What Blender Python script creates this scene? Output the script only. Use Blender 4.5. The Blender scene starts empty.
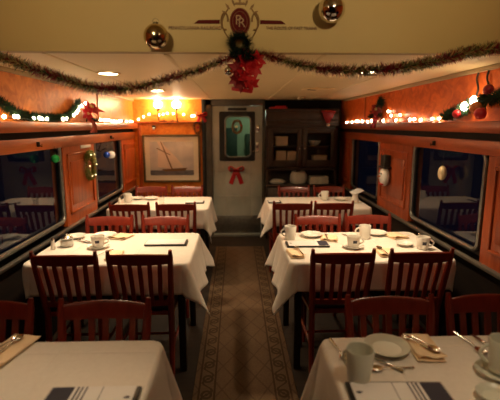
import bpy, bmesh, math, random
from mathutils import Vector, Matrix
PI = math.pi
R = math.radians
sc = bpy.context.scene
col = sc.collection
rnd = random.Random(7)

# ------------------------------------------------------------------ materials
def mat(name, color, rough=.5, metal=0., spec=.5, emit=None, strength=0., coat=0.):
    m = bpy.data.materials.new(name); m.use_nodes = True
    b = m.node_tree.nodes['Principled BSDF']
    b.inputs['Base Color'].default_value = (*color, 1)
    b.inputs['Roughness'].default_value = rough
    b.inputs['Metallic'].default_value = metal
    b.inputs['Specular IOR Level'].default_value = spec
    b.inputs['Coat Weight'].default_value = coat
    if emit:
        b.inputs['Emission Color'].default_value = (*emit, 1)
        b.inputs['Emission Strength'].default_value = strength
    return m

def nd(m, t, **kw):
    n = m.node_tree.nodes.new(t)
    for k, v in kw.items():
        if k in n.inputs: n.inputs[k].default_value = v
        else: setattr(n, k, v)
    return n

def ln(m, a, ao, b, bi):
    m.node_tree.links.new(a.outputs[ao], b.inputs[bi])

def ramp(m, stops):
    n = m.node_tree.nodes.new('ShaderNodeValToRGB')
    e = n.color_ramp.elements
    while len(e) < len(stops): e.new(.5)
    for i, (p, c) in enumerate(stops):
        e[i].position = p; e[i].color = (*c, 1)
    return n

def noisy(name, c1, c2, scale=8., stretch=(1, 1, 1), rough=.5, bump=.0, detail=4., lo=.3, hi=.7, coat=0., spec=.5, metal=0., distort=0.):
    m = mat(name, c1, rough, metal, spec, coat=coat)
    b = m.node_tree.nodes['Principled BSDF']
    tc = nd(m, 'ShaderNodeTexCoord')
    mp = nd(m, 'ShaderNodeMapping'); mp.inputs['Scale'].default_value = stretch
    no = nd(m, 'ShaderNodeTexNoise'); no.inputs['Scale'].default_value = scale; no.inputs['Detail'].default_value = detail
    no.inputs['Distortion'].default_value = distort
    ln(m, tc, 'Object', mp, 'Vector'); ln(m, mp, 'Vector', no, 'Vector')
    r = ramp(m, [(lo, c1), (hi, c2)])
    ln(m, no, 'Fac', r, 'Fac'); ln(m, r, 'Color', b, 'Base Color')
    if bump:
        bp = nd(m, 'ShaderNodeBump'); bp.inputs['Strength'].default_value = bump; bp.inputs['Distance'].default_value = .01
        ln(m, no, 'Fac', bp, 'Height'); ln(m, bp, 'Normal', b, 'Normal')
    return m

M = {}
M['panel'] = noisy('burl_veneer', (.52, .120, .014), (.82, .27, .042), 9, (1, 1.0, 1.2), rough=.36, coat=.0, spec=.2, distort=1.6, lo=.25, hi=.75)
M['panel_red'] = noisy('cherry_veneer', (.52, .075, .012), (.84, .175, .028), 8, (1, 1.0, 1.3), rough=.40, coat=.0, spec=.2, distort=1.8, lo=.25, hi=.75)
M['wood'] = noisy('cherry_wood', (.29, .060, .011), (.46, .110, .021), 5, (6, .6, 6), rough=.36, coat=.05, spec=.3)
M['wood_v'] = noisy('cherry_wood_upright', (.31, .055, .010), (.50, .100, .018), 5, (6, 6, .6), rough=.36, coat=.05, spec=.3)
M['wood_red'] = noisy('red_cherry_wood', (.26, .048, .013), (.40, .082, .022), 5, (6, .6, 6), rough=.38, coat=.03, spec=.3)
M['wood_red_v'] = noisy('red_cherry_upright', (.26, .046, .012), (.42, .084, .022), 5, (6, 6, .6), rough=.38, coat=.03, spec=.3)
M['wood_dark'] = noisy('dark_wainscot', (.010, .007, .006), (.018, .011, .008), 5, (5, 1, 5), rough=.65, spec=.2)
M['chair'] = noisy('mahogany', (.135, .0135, .0065), (.19, .021, .009), 7, (5, 5, 1), rough=.32, coat=.12, spec=.35)
M['seat'] = noisy('black_vinyl', (.012, .010, .010), (.02, .016, .015), 30, rough=.4)
M['ceiling'] = noisy('cream_ceiling', (.82, .65, .35), (.85, .68, .375), 3, rough=.55)
M['khaki'] = noisy('khaki_paint', (.46, .325, .125), (.49, .35, .14), 2, rough=.6)
M['tan_trim'] = mat('tan_trim', (.40, .28, .15), .5)
M['alu'] = noisy('dull_aluminium', (.20, .19, .17), (.27, .255, .23), 20, rough=.42, metal=.9)
M['rubber'] = mat('black_rubber', (.012, .012, .012), .6)
M['black'] = mat('black_paint', (.012, .011, .010), .45)
M['cloth'] = noisy('white_tablecloth', (.74, .69, .62), (.78, .73, .66), 60, rough=.85, spec=.2)
def crease():
    m = M['cloth']; nt = m.node_tree; b = nt.nodes['Principled BSDF']
    tc = nd(m, 'ShaderNodeTexCoord'); sep = nd(m, 'ShaderNodeSeparateXYZ'); ln(m, tc, 'Object', sep, 'Vector')
    tot = None
    for ax, c in (('Y', .295), ('X', .14), ('X', -.30), ('Y', -.12)):
        prev = sep.outputs[ax]
        for op, val in (('SUBTRACT', c), ('ABSOLUTE', 0), ('MULTIPLY', 110), ('MINIMUM', 1)):
            q = nd(m, 'ShaderNodeMath'); q.operation = op; nt.links.new(prev, q.inputs[0]); q.inputs[1].default_value = val; prev = q.outputs[0]
        if tot is None: tot = prev
        else:
            q = nd(m, 'ShaderNodeMath'); q.operation = 'MINIMUM'; nt.links.new(tot, q.inputs[0]); nt.links.new(prev, q.inputs[1]); tot = q.outputs[0]
    bp = nd(m, 'ShaderNodeBump'); bp.inputs['Strength'].default_value = .35; bp.inputs['Distance'].default_value = .006
    nt.links.new(tot, bp.inputs['Height']); ln(m, bp, 'Normal', b, 'Normal')
crease()
M['porcelain'] = noisy('white_porcelain', (.80, .77, .70), (.83, .80, .73), 3, rough=.22)
M['celadon'] = noisy('pale_green_glaze', (.66, .67, .57), (.72, .73, .62), 3, rough=.3)
M['navy'] = mat('navy_print', (.020, .022, .045), .5)
M['napkin'] = noisy('peach_napkin', (.88, .67, .43), (.92, .72, .48), 40, rough=.85, spec=.2)
M['steel'] = mat('polished_steel', (.72, .70, .66), .18, 1.)
M['steel_door'] = noisy('worn_steel_door', (.38, .40, .355), (.54, .56, .50), 4, (1, 1, .7), rough=.45, metal=.1, detail=6)
M['jamb'] = noisy('dark_jamb', (.07, .062, .050), (.11, .095, .075), 6, rough=.5)
M['cab'] = noisy('dark_walnut', (.032, .016, .010), (.052, .026, .015), 5, (5, 5, .7), rough=.4)
M['white_page'] = noisy('white_paper', (.78, .76, .74), (.80, .78, .76), 20, rough=.6)
M['red'] = mat('red_satin', (.55, .012, .018), .45)
M['red_dark'] = mat('dark_red_foil', (.27, .012, .018), .4, .2)
M['green'] = noisy('pine_green', (.012, .055, .018), (.03, .10, .03), 40, rough=.6)
M['tinsel_green'] = mat('yellow_green_foil', (.22, .34, .05), .35, .2)
M['fairy'] = mat('lit_fairy_light', (1, .9, .6), .4, emit=(1., .85, .45), strength=3)
M['green_dark'] = noisy('dark_pine', (.006, .018, .011), (.012, .035, .018), 40, rough=.6)
M['gold'] = mat('gold_foil', (.72, .55, .24), .3, .6)
M['olive'] = mat('olive_foil', (.30, .29, .09), .38, .3)
M['silver_ball'] = mat('mirror_silver', (.72, .68, .66), .07, 1.)
M['gold_ball'] = mat('mirror_gold', (.55, .44, .28), .17, 1.)
M['green_ball'] = mat('green_bauble', (.02, .30, .07), .15, .6)
M['white_ball'] = mat('pearl_bauble', (.80, .78, .74), .25)
M['blue_ball'] = mat('blue_bauble', (.03, .08, .45), .2, .4)
M['orange_ball'] = mat('orange_bauble', (.65, .17, .04), .25)
M['maroon'] = mat('maroon_paint', (.085, .006, .006), .6, spec=.1)
M['maroon_l'] = mat('dull_gilt_paint', (.16, .060, .030), .6, spec=.1)
M['gilt'] = mat('gilt_paint', (.28, .15, .07), .45)
M['brown_paint'] = mat('brown_paint', (.20, .105, .035), .6)
M['text'] = mat('brown_lettering', (.17, .075, .035), .6)
M['bulb'] = mat('lit_bulb', (1, .9, .7), .4, emit=(1., .80, .50), strength=38)
M['globe'] = mat('lit_globe', (1, .9, .7), .4, emit=(1., .73, .42), strength=95)
M['lamp'] = mat('lit_downlight', (1, .95, .85), .4, emit=(1., .80, .52), strength=45)
M['iron'] = mat('dark_bronze', (.045, .028, .018), .4, .7)
M['cable'] = mat('dark_cable', (.02, .012, .01), .5)
M['floor'] = noisy('dark_floor', (.018, .012, .009), (.028, .019, .013), 4, (1, 8, 1), rough=.65, spec=.2)
M['cream'] = noisy('cream_mat', (.83, .75, .60), (.86, .78, .63), 5, rough=.7)
M['frame'] = noisy('olive_gilt_frame', (.12, .085, .035), (.18, .13, .055), 20, rough=.4, metal=.4)
M['cardboard'] = noisy('tan_card', (.50, .38, .26), (.56, .42, .30), 8, rough=.8)
M['grey_fabric'] = noisy('grey_canvas', (.52, .48, .41), (.62, .57, .49), 20, rough=.9)
M['vest_wall'] = noisy('pale_green_wall', (.25, .31, .22), (.31, .38, .27), 3, rough=.6)
M['sugar'] = mat('white_sugar', (.85, .83, .80), .8)

def glassy(name, tint=(1, 1, 1), ior=1.5, rough=.02):
    m = bpy.data.materials.new(name); m.use_nodes = True
    nt = m.node_tree; nt.nodes.clear()
    out = nd(m, 'ShaderNodeOutputMaterial'); mx = nd(m, 'ShaderNodeMixShader')
    tr = nd(m, 'ShaderNodeBsdfTransparent'); tr.inputs['Color'].default_value = (*tint, 1)
    gl = nd(m, 'ShaderNodeBsdfGlossy'); gl.inputs['Roughness'].default_value = rough
    fr = nd(m, 'ShaderNodeFresnel'); fr.inputs['IOR'].default_value = ior
    ge = nd(m, 'ShaderNodeNewGeometry'); inv = nd(m, 'ShaderNodeMath'); inv.operation = 'SUBTRACT'; inv.inputs[0].default_value = 1
    mu = nd(m, 'ShaderNodeMath'); mu.operation = 'MULTIPLY'
    ln(m, ge, 'Backfacing', inv, 1); ln(m, inv, 'Value', mu, 0); ln(m, fr, 'Fac', mu, 1); ln(m, mu, 'Value', mx, 'Fac')
    nt.links.new(tr.outputs[0], mx.inputs[1]); nt.links.new(gl.outputs[0], mx.inputs[2])
    nt.links.new(mx.outputs[0], out.inputs['Surface'])
    return m
M['pane'] = glassy('window_glass', (.75, .78, .85), 1.6)
M['glass'] = glassy('clear_glass', (.94, .95, .94), 1.45, .03)

def burl_bump(m):  # fine vein on the lacquered panels
    pass

def carpet_mat():
    m = mat('runner_carpet', (.1, .06, .03), .95, spec=.1)
    b = m.node_tree.nodes['Principled BSDF']
    tc = nd(m, 'ShaderNodeTexCoord'); sep = nd(m, 'ShaderNodeSeparateXYZ'); ln(m, tc, 'Object', sep, 'Vector')
    def mth(op, a, bb=None, c=None):
        n = nd(m, 'ShaderNodeMath'); n.operation = op
        for i, v in enumerate((a, bb, c)):
            if v is None: continue
            if isinstance(v, (int, float)): n.inputs[i].default_value = v
            else: m.node_tree.links.new(v, n.inputs[i])
        return n.outputs[0]
    x, y = sep.outputs['X'], sep.outputs['Y']
    ax = mth('ABSOLUTE', x)
    # trellis field
    k = 1 / .14
    d1 = mth('ABSOLUTE', mth('SUBTRACT', mth('FRACT', mth('ADD', mth('MULTIPLY', x, k), mth('MULTIPLY', y, k * .55))), .5))
    d2 = mth('ABSOLUTE', mth('SUBTRACT', mth('FRACT', mth('SUBTRACT', mth('MULTIPLY', x, k), mth('MULTIPLY', y, k * .55))), .5))
    line = mth('LESS_THAN', mth('MINIMUM', d1, d2), .045)
    # border scroll motif: circles and tendrils repeating down the length
    bx = mth('SUBTRACT', ax, .232)
    fy = mth('SUBTRACT', mth('FRACT', mth('MULTIPLY', y, 1 / .16)), .5)
    rr = mth('SQRT', mth('ADD', mth('POWER', mth('MULTIPLY', bx, 1 / .045), 2), mth('POWER', mth('MULTIPLY', fy, 3.0), 2)))
    ring = mth('LESS_THAN', mth('ABSOLUTE', mth('SUBTRACT', rr, .62)), .17)
    wav = mth('LESS_THAN', mth('ABSOLUTE', mth('SUBTRACT', bx, mth('MULTIPLY', mth('SINE', mth('MULTIPLY', y, 2 * PI / .16)), .03))), .008)
    dot = mth('LESS_THAN', rr, .22)
    motif = mth('MAXIMUM', mth('MAXIMUM', ring, wav), dot)
    inb = mth('LESS_THAN', mth('ABSOLUTE', bx), .042)
    stripe = mth('LESS_THAN', mth('ABSOLUTE', mth('SUBTRACT', mth('ABSOLUTE', bx), .047)), .006)
    no = nd(m, 'ShaderNodeTexNoise'); no.inputs['Scale'].default_value = 90
    ln(m, tc, 'Object', no, 'Vector')
    fld = nd(m, 'ShaderNodeMixRGB'); fld.inputs['Color1'].default_value = (.125, .078, .045, 1); fld.inputs['Color2'].default_value = (.096, .058, .033, 1)
    m.node_tree.links.new(line, fld.inputs['Fac'])
    bor = nd(m, 'ShaderNodeMixRGB'); bor.inputs['Color1'].default_value = (.125, .080, .045, 1); bor.inputs['Color2'].default_value = (.062, .037, .020, 1)
    m.node_tree.links.new(motif, bor.inputs['Fac'])
    c1 = nd(m, 'ShaderNodeMixRGB'); m.node_tree.links.new(inb, c1.inputs['Fac']); ln(m, fld, 'Color', c1, 'Color1'); ln(m, bor, 'Color', c1, 'Color2')
    c2 = nd(m, 'ShaderNodeMixRGB'); m.node_tree.links.new(stripe, c2.inputs['Fac']); ln(m, c1, 'Color', c2, 'Color1'); c2.inputs['Color2'].default_value = (.055, .030, .016, 1)
    c3 = nd(m, 'ShaderNodeMixRGB'); c3.blend_type = 'MULTIPLY'; c3.inputs['Fac'].default_value = .45
    ln(m, c2, 'Color', c3, 'Color1'); ln(m, no, 'Fac', c3, 'Color2'); 
    ln(m, c3, 'Color', b, 'Base Color')
    return m
M['carpet'] = carpet_mat()

def ocean_mat():   # pale clouded sky over grey sea, object Z up
    m = mat('painted_sky', (.5, .5, .5), .6)
    b = m.node_tree.nodes['Principled BSDF']
    tc = nd(m, 'ShaderNodeTexCoord')
    no = nd(m, 'ShaderNodeTexNoise'); no.inputs['Scale'].default_value = 5; no.inputs['Detail'].default_value = 5
    ln(m, tc, 'Object', no, 'Vector')
    r = ramp(m, [(.3, (.50, .47, .47)), (.7, (.80, .74, .68))])
    ln(m, no, 'Fac', r, 'Fac'); ln(m, r, 'Color', b, 'Base Color')
    return m
M['sky'] = ocean_mat()
M['sail'] = noisy('painted_sail', (.82, .66, .54), (.88, .74, .62), 6, rough=.6)
M['sea'] = noisy('painted_sea', (.09, .09, .11), (.20, .19, .20), 9, (1, 1, 4), rough=.6)

# ------------------------------------------------------------------ mesh builder
class MB:
    def __init__(s): s.bm = bmesh.new(); s.mi = 0
    def _put(s, b2, mtx=None):
        if mtx is not None: bmesh.ops.transform(b2, matrix=mtx, verts=b2.verts)
        me = bpy.data.meshes.new('t'); 
        for f in b2.faces: f.material_index = s.mi
        b2.to_mesh(me); b2.free(); s.bm.from_mesh(me); bpy.data.meshes.remove(me)
        return s
    def box(s, c, d, bev=0., rot=None, seg=2):
        b = bmesh.new(); bmesh.ops.create_cube(b, size=1)
        bmesh.ops.scale(b, vec=d, verts=b.verts)
        if bev: bmesh.ops.bevel(b, geom=b.edges[:], offset=min(bev, min(d) * .45), segments=seg, affect='EDGES', profile=.5)
        m = Matrix.Translation(c)
        if rot is not None: m = m @ rot
        return s._put(b, m)
    def mm(s, a, b, bev=0.):   # box by two corners
        return s.box([(a[i] + b[i]) / 2 for i in range(3)], [abs(b[i] - a[i]) for i in range(3)], bev)
    def lathe(s, prof, n=24, mtx=None, cap=True):
        b = bmesh.new(); rings = []
        for r, z in prof:
            rings.append([b.verts.new((max(r, 1e-5) * math.cos(2 * PI * i / n), max(r, 1e-5) * math.sin(2 * PI * i / n), z)) for i in range(n)])
        for a, c in zip(rings, rings[1:]):
            for i in range(n): b.faces.new((a[i], a[(i + 1) % n], c[(i + 1) % n], c[i]))
        if cap:
            b.faces.new(list(reversed(rings[0]))); b.faces.new(rings[-1])
        return s._put(b, mtx)
    def sphere(s, c, r, sub=2, sc=(1, 1, 1)):
        b = bmesh.new(); bmesh.ops.create_icosphere(b, subdivisions=sub, radius=r)
        bmesh.ops.scale(b, vec=sc, verts=b.verts)
        return s._put(b, Matrix.Translation(c))
    def tube(s, pts, r, n=8, closed=False, sx=1., up=(0, 0, 1)):
        pts = [Vector(p) for p in pts]; b = bmesh.new(); rings = []; N = len(pts)
        rad = r if isinstance(r, (list, tuple)) else [r] * N
        pn = None
        for i, p in enumerate(pts):
            if closed: t = pts[(i + 1) % N] - pts[i - 1]
            else: t = pts[min(i + 1, N - 1)] - pts[max(i - 1, 0)]
            t.normalize()
            u = Vector(up) if pn is None else pn
            a = u - t * u.dot(t)
            if a.length < 1e-4: a = Vector((1, 0, 0)) - t * t.x
            if a.length < 1e-4: a = Vector((0, 1, 0)) - t * t.y
            a.normalize(); pn = a; c = t.cross(a)
            rings.append([b.verts.new(p + a * (rad[i] * math.cos(2 * PI * k / n)) + c * (rad[i] * sx * math.sin(2 * PI * k / n))) for k in range(n)])
        for i in range(N if closed else N - 1):
            A, B = rings[i], rings[(i + 1) % N]
            for k in range(n): b.faces.new((A[k], A[(k + 1) % n], B[(k + 1) % n], B[k]))
        if not closed:
            b.faces.new(list(reversed(rings[0]))); b.faces.new(rings[-1])
        return s._put(b)
    def prism(s, outline, h, mtx=None, bev=0.):    # 2D outline in XY, thickness h along +Z
        b = bmesh.new()
        lo = [b.verts.new((x, y, 0)) for x, y in outline]; hi = [b.verts.new((x, y, h)) for x, y in outline]
        n = len(outline)
        b.faces.new(list(reversed(lo))); b.faces.new(hi)
        for i in range(n): b.faces.new((lo[i], lo[(i + 1) % n], hi[(i + 1) % n], hi[i]))
        bmesh.ops.recalc_face_normals(b, faces=b.faces)
        return s._put(b, mtx)
    def raw(s, verts, faces, mtx=None):
        b = bmesh.new(); vs = [b.verts.new(v) for v in verts]
        for f in faces:
            try: b.faces.new([vs[i] for i in f])
            except ValueError: pass
        return s._put(b, mtx)
    def use(s, i): s.mi = i; return s
    def build(s, name, mats, parent=None, loc=None, smooth=40):
        me = bpy.data.meshes.new(name); s.bm.normal_update(); s.bm.to_mesh(me); s.bm.free()
        if not isinstance(mats, (list, tuple)): mats = [mats]
        for m in mats: me.materials.append(m)
        if smooth:
            for p in me.polygons: p.use_smooth = True
            try: me.set_sharp_from_angle(angle=R(smooth))
            except Exception: pass
        o = bpy.data.objects.new(name, me); col.objects.link(o)
        if parent is not None: o.parent = parent
        if loc is not None: o.location = loc
        return o

def tag(o, label=None, cat=None, group=None, kind=None):
    if label: o['label'] = label
    if cat: o['category'] = cat
    if group: o['group'] = group
    if kind: o['kind'] = kind
    return o

def thing(name, label, cat, loc=(0, 0, 0), rz=0., group=None):
    o = bpy.data.objects.new(name, None); col.objects.link(o)
    o.empty_display_size = .05
    o.location = loc; o.rotation_euler = (0, 0, rz)
    return tag(o, label, cat, group)

def copy_tree(o, parent=None):
    kids = list(o.children)
    c = o.copy(); col.objects.link(c)
    if parent is not None: c.parent = parent
    for ch in kids: copy_tree(ch, c)
    return c

def dup(o, loc, rz, label, group=None):
    c = copy_tree(o); c.location = loc; c.rotation_euler = (0, 0, rz); c['label'] = label
    if group: c['group'] = group
    return c

def struct(mb, name, m, label=None, parent=None):
    o = mb.build(name, m, parent)
    if parent is None: tag(o, label, None, None, 'structure')
    return o

# ------------------------------------------------------------------ room shell
XL, XR = -1.42, 1.52          # inner faces of the side walls
YB, YE = -1.1, 5.97           # rear end and far end
ZC, ZN, YH = 1.95, 2.45, 2.15 # low ceiling, near ceiling, header plane
SILL, WTOP, LED0, LED1 = .775, 1.42, 1.552, 1.622

struct(MB().mm((XL - .2, YB - .1, -.05), (XR + .2, 7.7, 0)), 'floor', M['floor'], 'dark wooden floor of the dining car')
b = MB().mm((XL - .2, YH + .03, ZC + .0005), (XR + .2, 7.7, ZC + .05))
ceil = struct(b, 'ceiling', M['ceiling'], 'cream low ceiling over the far tables')
b = MB()
for x in (-.95, -.35, .45, 1.05): b.mm((x - .012, YH + .06, ZC - .003), (x + .012, YE, ZC + .002), .001)
struct(b, 'seam', M['ceiling'], parent=ceil)
struct(MB().mm((XL - .2, YB - .1, ZN), (XR + .2, YH + .06, ZN + .05)), 'ceiling', M['khaki'], 'khaki raised ceiling over the front tables')
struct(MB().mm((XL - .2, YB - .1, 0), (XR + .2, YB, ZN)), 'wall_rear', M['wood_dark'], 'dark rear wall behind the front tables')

def side_wall(side, X, sgn, wins, pm, uname, posts):
    """sgn = outward direction (+1 right, -1 left)."""
    T = .10; wv, wh = (M['wood_v'], M['wood']) if sgn < 0 else (M['wood_red_v'], M['wood_red'])
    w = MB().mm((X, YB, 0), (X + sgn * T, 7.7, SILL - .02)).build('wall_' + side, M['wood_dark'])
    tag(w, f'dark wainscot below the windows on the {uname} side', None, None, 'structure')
    # pillars between the windows
    edges = [YB] + [v for ab in wins for v in ab] + [YE + .2]
    for i in range(0, len(edges), 2):
        a, c = edges[i], edges[i + 1]
        p = MB().mm((X, a, SILL - .02), (X + sgn * T, c, WTOP)).build('pillar', wv, w)
        if c - a > .45:
            for q0, q1 in ([(a + .08, c - .08)] if c - a < 1.2 else [(c - .08 - .62, c - .08)]):
                f = MB()
                f.mm((X - sgn * .012, q0, SILL + .07), (X + sgn * .01, q0 + .018, WTOP - .06), .004)
                f.mm((X - sgn * .012, q1 - .018, SILL + .07), (X + sgn * .01, q1, WTOP - .06), .004)
                f.mm((X - sgn * .012, q0, SILL + .07), (X + sgn * .01, q1, SILL + .088), .004)
                f.mm((X - sgn * .012, q0, WTOP - .078), (X + sgn * .01, q1, WTOP - .06), .004)
                f.mm((X - sgn * .008, q0 + .06, SILL + .14), (X + sgn * .01, q1 - .06, WTOP - .13), .006)
                f.build('raised_panel', wv, w)
    MB().mm((X - sgn * .012, YB, WTOP), (X + sgn * T, YE + .2, LED0 - .045), .004).build('fascia', wh, w)
    MB().mm((X + sgn * .01, YB, LED0 - .05), (X + sgn * T, YE + .2, LED0 + .02)).build('shadow_gap', M['wood_dark'], w)  # recess strip kept dark: the ledge's shadow is put into its colour
    MB().mm((X - sgn * .06, YB, LED0), (X + sgn * .05, YE, LED1), .008).build('ledge', wh, w)
    MB().mm((X, YB, LED1 - .01), (X + sgn * T, 7.7, ZN)).build('upper_panel', pm, w)
    f = MB()
    for y in posts: f.mm((X - sgn * .008, y - .014, LED1), (X + sgn * .005, y + .014, ZC), .003)
    f.build('batten', wv, w)
    MB().mm((X - sgn * .02, YH + .05, ZC - .028), (X + sgn * .01, YE, ZC), .005).build('cornice', M['tan_trim'], w)
    MB().mm((X - sgn * .03, YB, SILL - .045), (X + sgn * .03, YE, SILL - .02), .005).build('sill_rail', M['alu'] if side == 'left' else M['jamb'], w)
    return w

def rrect(y0, y1, z0, z1, r, n=6):
    pts = []
    for cy, cz, a0 in ((y1 - r, z1 - r, 0), (y0 + r, z1 - r, 90), (y0 + r, z0 + r, 180), (y1 - r, z0 + r, 270)):
        for i in range(n + 1):
            a = R(a0 + 90 * i / n); pts.append((cy + r * math.cos(a), cz + r * math.sin(a)))
    return pts

wins_L = [(.55, 1.62), (2.32, 3.50), (4.27, 5.30)]
wins_R = [(.55, 1.55), (2.48, 3.60), (4.42, 5.52)]
side_wall('left', XL, -1, wins_L, M['panel'], 'picture', (4.47, 2.3))
side_wall('right', XR, 1, wins_R, M['panel_red'], 'cabinet', (5.0, 2.35))
wn = 0
for wins, X, s in ((wins_L, XL, -1), (wins_R, XR, 1)):
    for k, (a, c) in enumerate(wins):
        wn += 1
        lab = f"dark {['front', 'middle', 'far'][k]} window in the {'picture' if s < 0 else 'cabinet'} side wall"
        e = bpy.data.objects.new(f'window_{wn}', None); col.objects.link(e); e.location = (X, (a + c) / 2, SILL)
        tag(e, lab, None, None, 'structure')
        h = (c - a) / 2
        o = rrect(-h + .05, h - .02, .0 + .032, WTOP - SILL + .018, .06)
        MB().tube([(s * .015, y, z) for y, z in o], .0155, 8, True, up=(1, 0, 0)).build('window_frame', M['alu'], e)
        o2 = rrect(-h + .01, h - .0, .0, WTOP - SILL, .03)
        i2 = rrect(-h + .045, h - .015, .03, WTOP - SILL - .003, .06)
        n = len(o2); v = [(s * .03, y, z) for y, z in o2] + [(s * .03, y, z) for y, z in i2] + [(s * .06, y, z) for y, z in o2] + [(s * .06, y, z) for y, z in i2]
        fc = []
        for i in range(n):
            j = (i + 1) % n
            fc += [(i, j, n + j, n + i), (2 * n + i, 3 * n + i, 3 * n + j, 2 * n + j), (n + i, n + j, 3 * n + j, 3 * n + i), (i, 2 * n + i, 2 * n + j, j)]
        MB().raw(v, fc).build('gasket', M['rubber'], e)
        MB().mm((s * .042, -h + .03, .02), (s * .046, h - .01, WTOP - SILL - .01)).build('pane', M['pane'], e)

# header board across the car, with the painted railway emblem
hd = MB().mm((XL - .2, YH, ZC), (XR + .2, YH + .06, ZN)).build('wall_header', M['khaki'])
tag(hd, 'khaki header board with painted railway emblem and lettering', None, None, 'structure')
EZ, EX = 2.090, .022
def oval(rx, rz, n=32): return [(rx * math.cos(2 * PI * i / n), rz * math.sin(2 * PI * i / n)) for i in range(n)]
RX = Matrix.Rotation(R(90), 4, 'X')
def on_header(dx=0, dz=0, lift=0.): return Matrix.Translation((EX + dx, YH - lift, EZ + dz)) @ RX
MB().prism(oval(.050, .064), .004, on_header()).build('emblem_ring', M['maroon_l'], hd)
MB().prism(oval(.045, .059), .006, on_header()).build('emblem_oval', M['maroon'], hd)
b = MB().tube([(EX + x, YH - .006, EZ + z) for x, z in oval(.035, .047)], .0022, 6, True, up=(0, 1, 0)); b.build('emblem_border', M['maroon_l'], hd)
def text(name, s, size, m, x, z, lift=.004, parent=hd, wide=1., align='CENTER'):
    cu = bpy.data.curves.new(name, 'FONT'); cu.body = s; cu.size = size; cu.extrude = .001; cu.align_x = align; cu.align_y = 'CENTER'
    cu.materials.append(m)
    o = bpy.data.objects.new(name, cu); col.objects.link(o); o.parent = parent
    o.rotation_euler = (R(90), 0, 0); o.location = (x, YH - lift, z); o.scale = (wide, 1, 1)
    return o
text('monogram', 'P', .062, M['gilt'], EX - .008, EZ + .006, .008)
text('monogram', 'R', .062, M['gilt'], EX + .008, EZ - .006, .009)
for s in (-1, 1):
    x0, x1 = EX + s * .098, EX + s * .222
    pts = [(x0, EZ - .009), (x1 - s * .0, EZ - .009), (x1 - s * .022, EZ + .007), (x0, EZ + .009)]
    if s < 0: pts = pts[::-1]
    MB().prism([(x, z) for x, z in pts], .003, Matrix.Translation((0, YH, 0)) @ RX).build('maroon_bar', M['maroon'], hd)
    sc_pts = []
    for i in range(22):
        t = i / 21; a = R(-110 + 300 * t); r_ = .038 * (1 - .35 * t)
        sc_pts.append((EX + s * (.072 + .55 * r_ * math.cos(a)), YH - .003, EZ + .006 + r_ * 1.15 * math.sin(a)))
    MB().tube(sc_pts, .0042, 6, up=(0, 1, 0)).build('scroll', M['brown_paint'], hd)
    arc = [(EX + s * (.056 + .03 * math.sin(t * PI)) , YH - .002, EZ + .06 - .135 * t) for t in [i / 12 for i in range(13)]]
    MB().tube(arc, .003, 6, up=(0, 1, 0)).build('scroll', M['brown_paint'], hd)
text('lettering', 'PENNSYLVANIA RAILROAD', .0225, M['text'], EX - .216, EZ - .030, wide=.93)
text('lettering', 'THE ROUTE OF FAST TRAINS', .0205, M['text'], EX + .250, EZ - .028, wide=.93)
for k in range(7):
    a = R(90 + (k - 3) * 20); L0, L1 = .072, .125 - abs(k - 3) * .008
    c_, s_ = math.cos(a), math.sin(a)
    pts = [(c_ * L0, s_ * L0), (c_ * (L0 + L1) / 2 - s_ * .006, s_ * (L0 + L1) / 2 + c_ * .006), (c_ * L1, s_ * L1), (c_ * (L0 + L1) / 2 + s_ * .006, s_ * (L0 + L1) / 2 - c_ * .006)]
    MB().prism(pts, .003, on_header()).build('ray', M['brown_paint'], hd)
MB().prism([(-.03, .078), (.03, .078), (.022, .088), (-.022, .088)], .004, on_header()).build('crest_band', M['brown_paint'], hd)

# far end wall: wood panel, door opening, recess for the cabinet
ew = MB().mm((XL - .1, YE, 0), (-.47, YE + .08, ZC)).build('wall_end', M['panel'])
tag(ew, 'cherry wood end wall behind the sailboat picture', None, None, 'structure')
MB().mm((XL, YE - .015, .60), (-.47, YE, .66), .004).build('rail', M['wood'], ew)
MB().mm((XL, YE - .022, 1.70 - .075), (-.47, YE, 1.70 - .055), .004).build('rail', M['wood'], ew)
MB().mm((-1.37, YE - .012, 0), (-1.32, YE, 1.62), .003).build('batten', M['wood_v'], ew)
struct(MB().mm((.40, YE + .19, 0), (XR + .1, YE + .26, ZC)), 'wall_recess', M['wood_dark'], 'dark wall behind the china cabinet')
j = MB()
j.mm((-.475, YE - .03, 0), (-.425, YE + .10, ZC), .006)
struct(j, 'trim_1', M['rubber'], 'black upright post beside the steel door')
j = MB()
j.mm((-.425, YE - .01, 0), (-.335, YE + .12, ZC), .006); j.mm((.372, YE - .01, 0), (.405, YE + .12, ZC), .006); j.mm((-.425, YE - .01, 1.865), (.405, YE + .12, ZC), .004)
struct(j, 'trim_2', M['jamb'], 'dark brown frame around the steel door')
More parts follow.
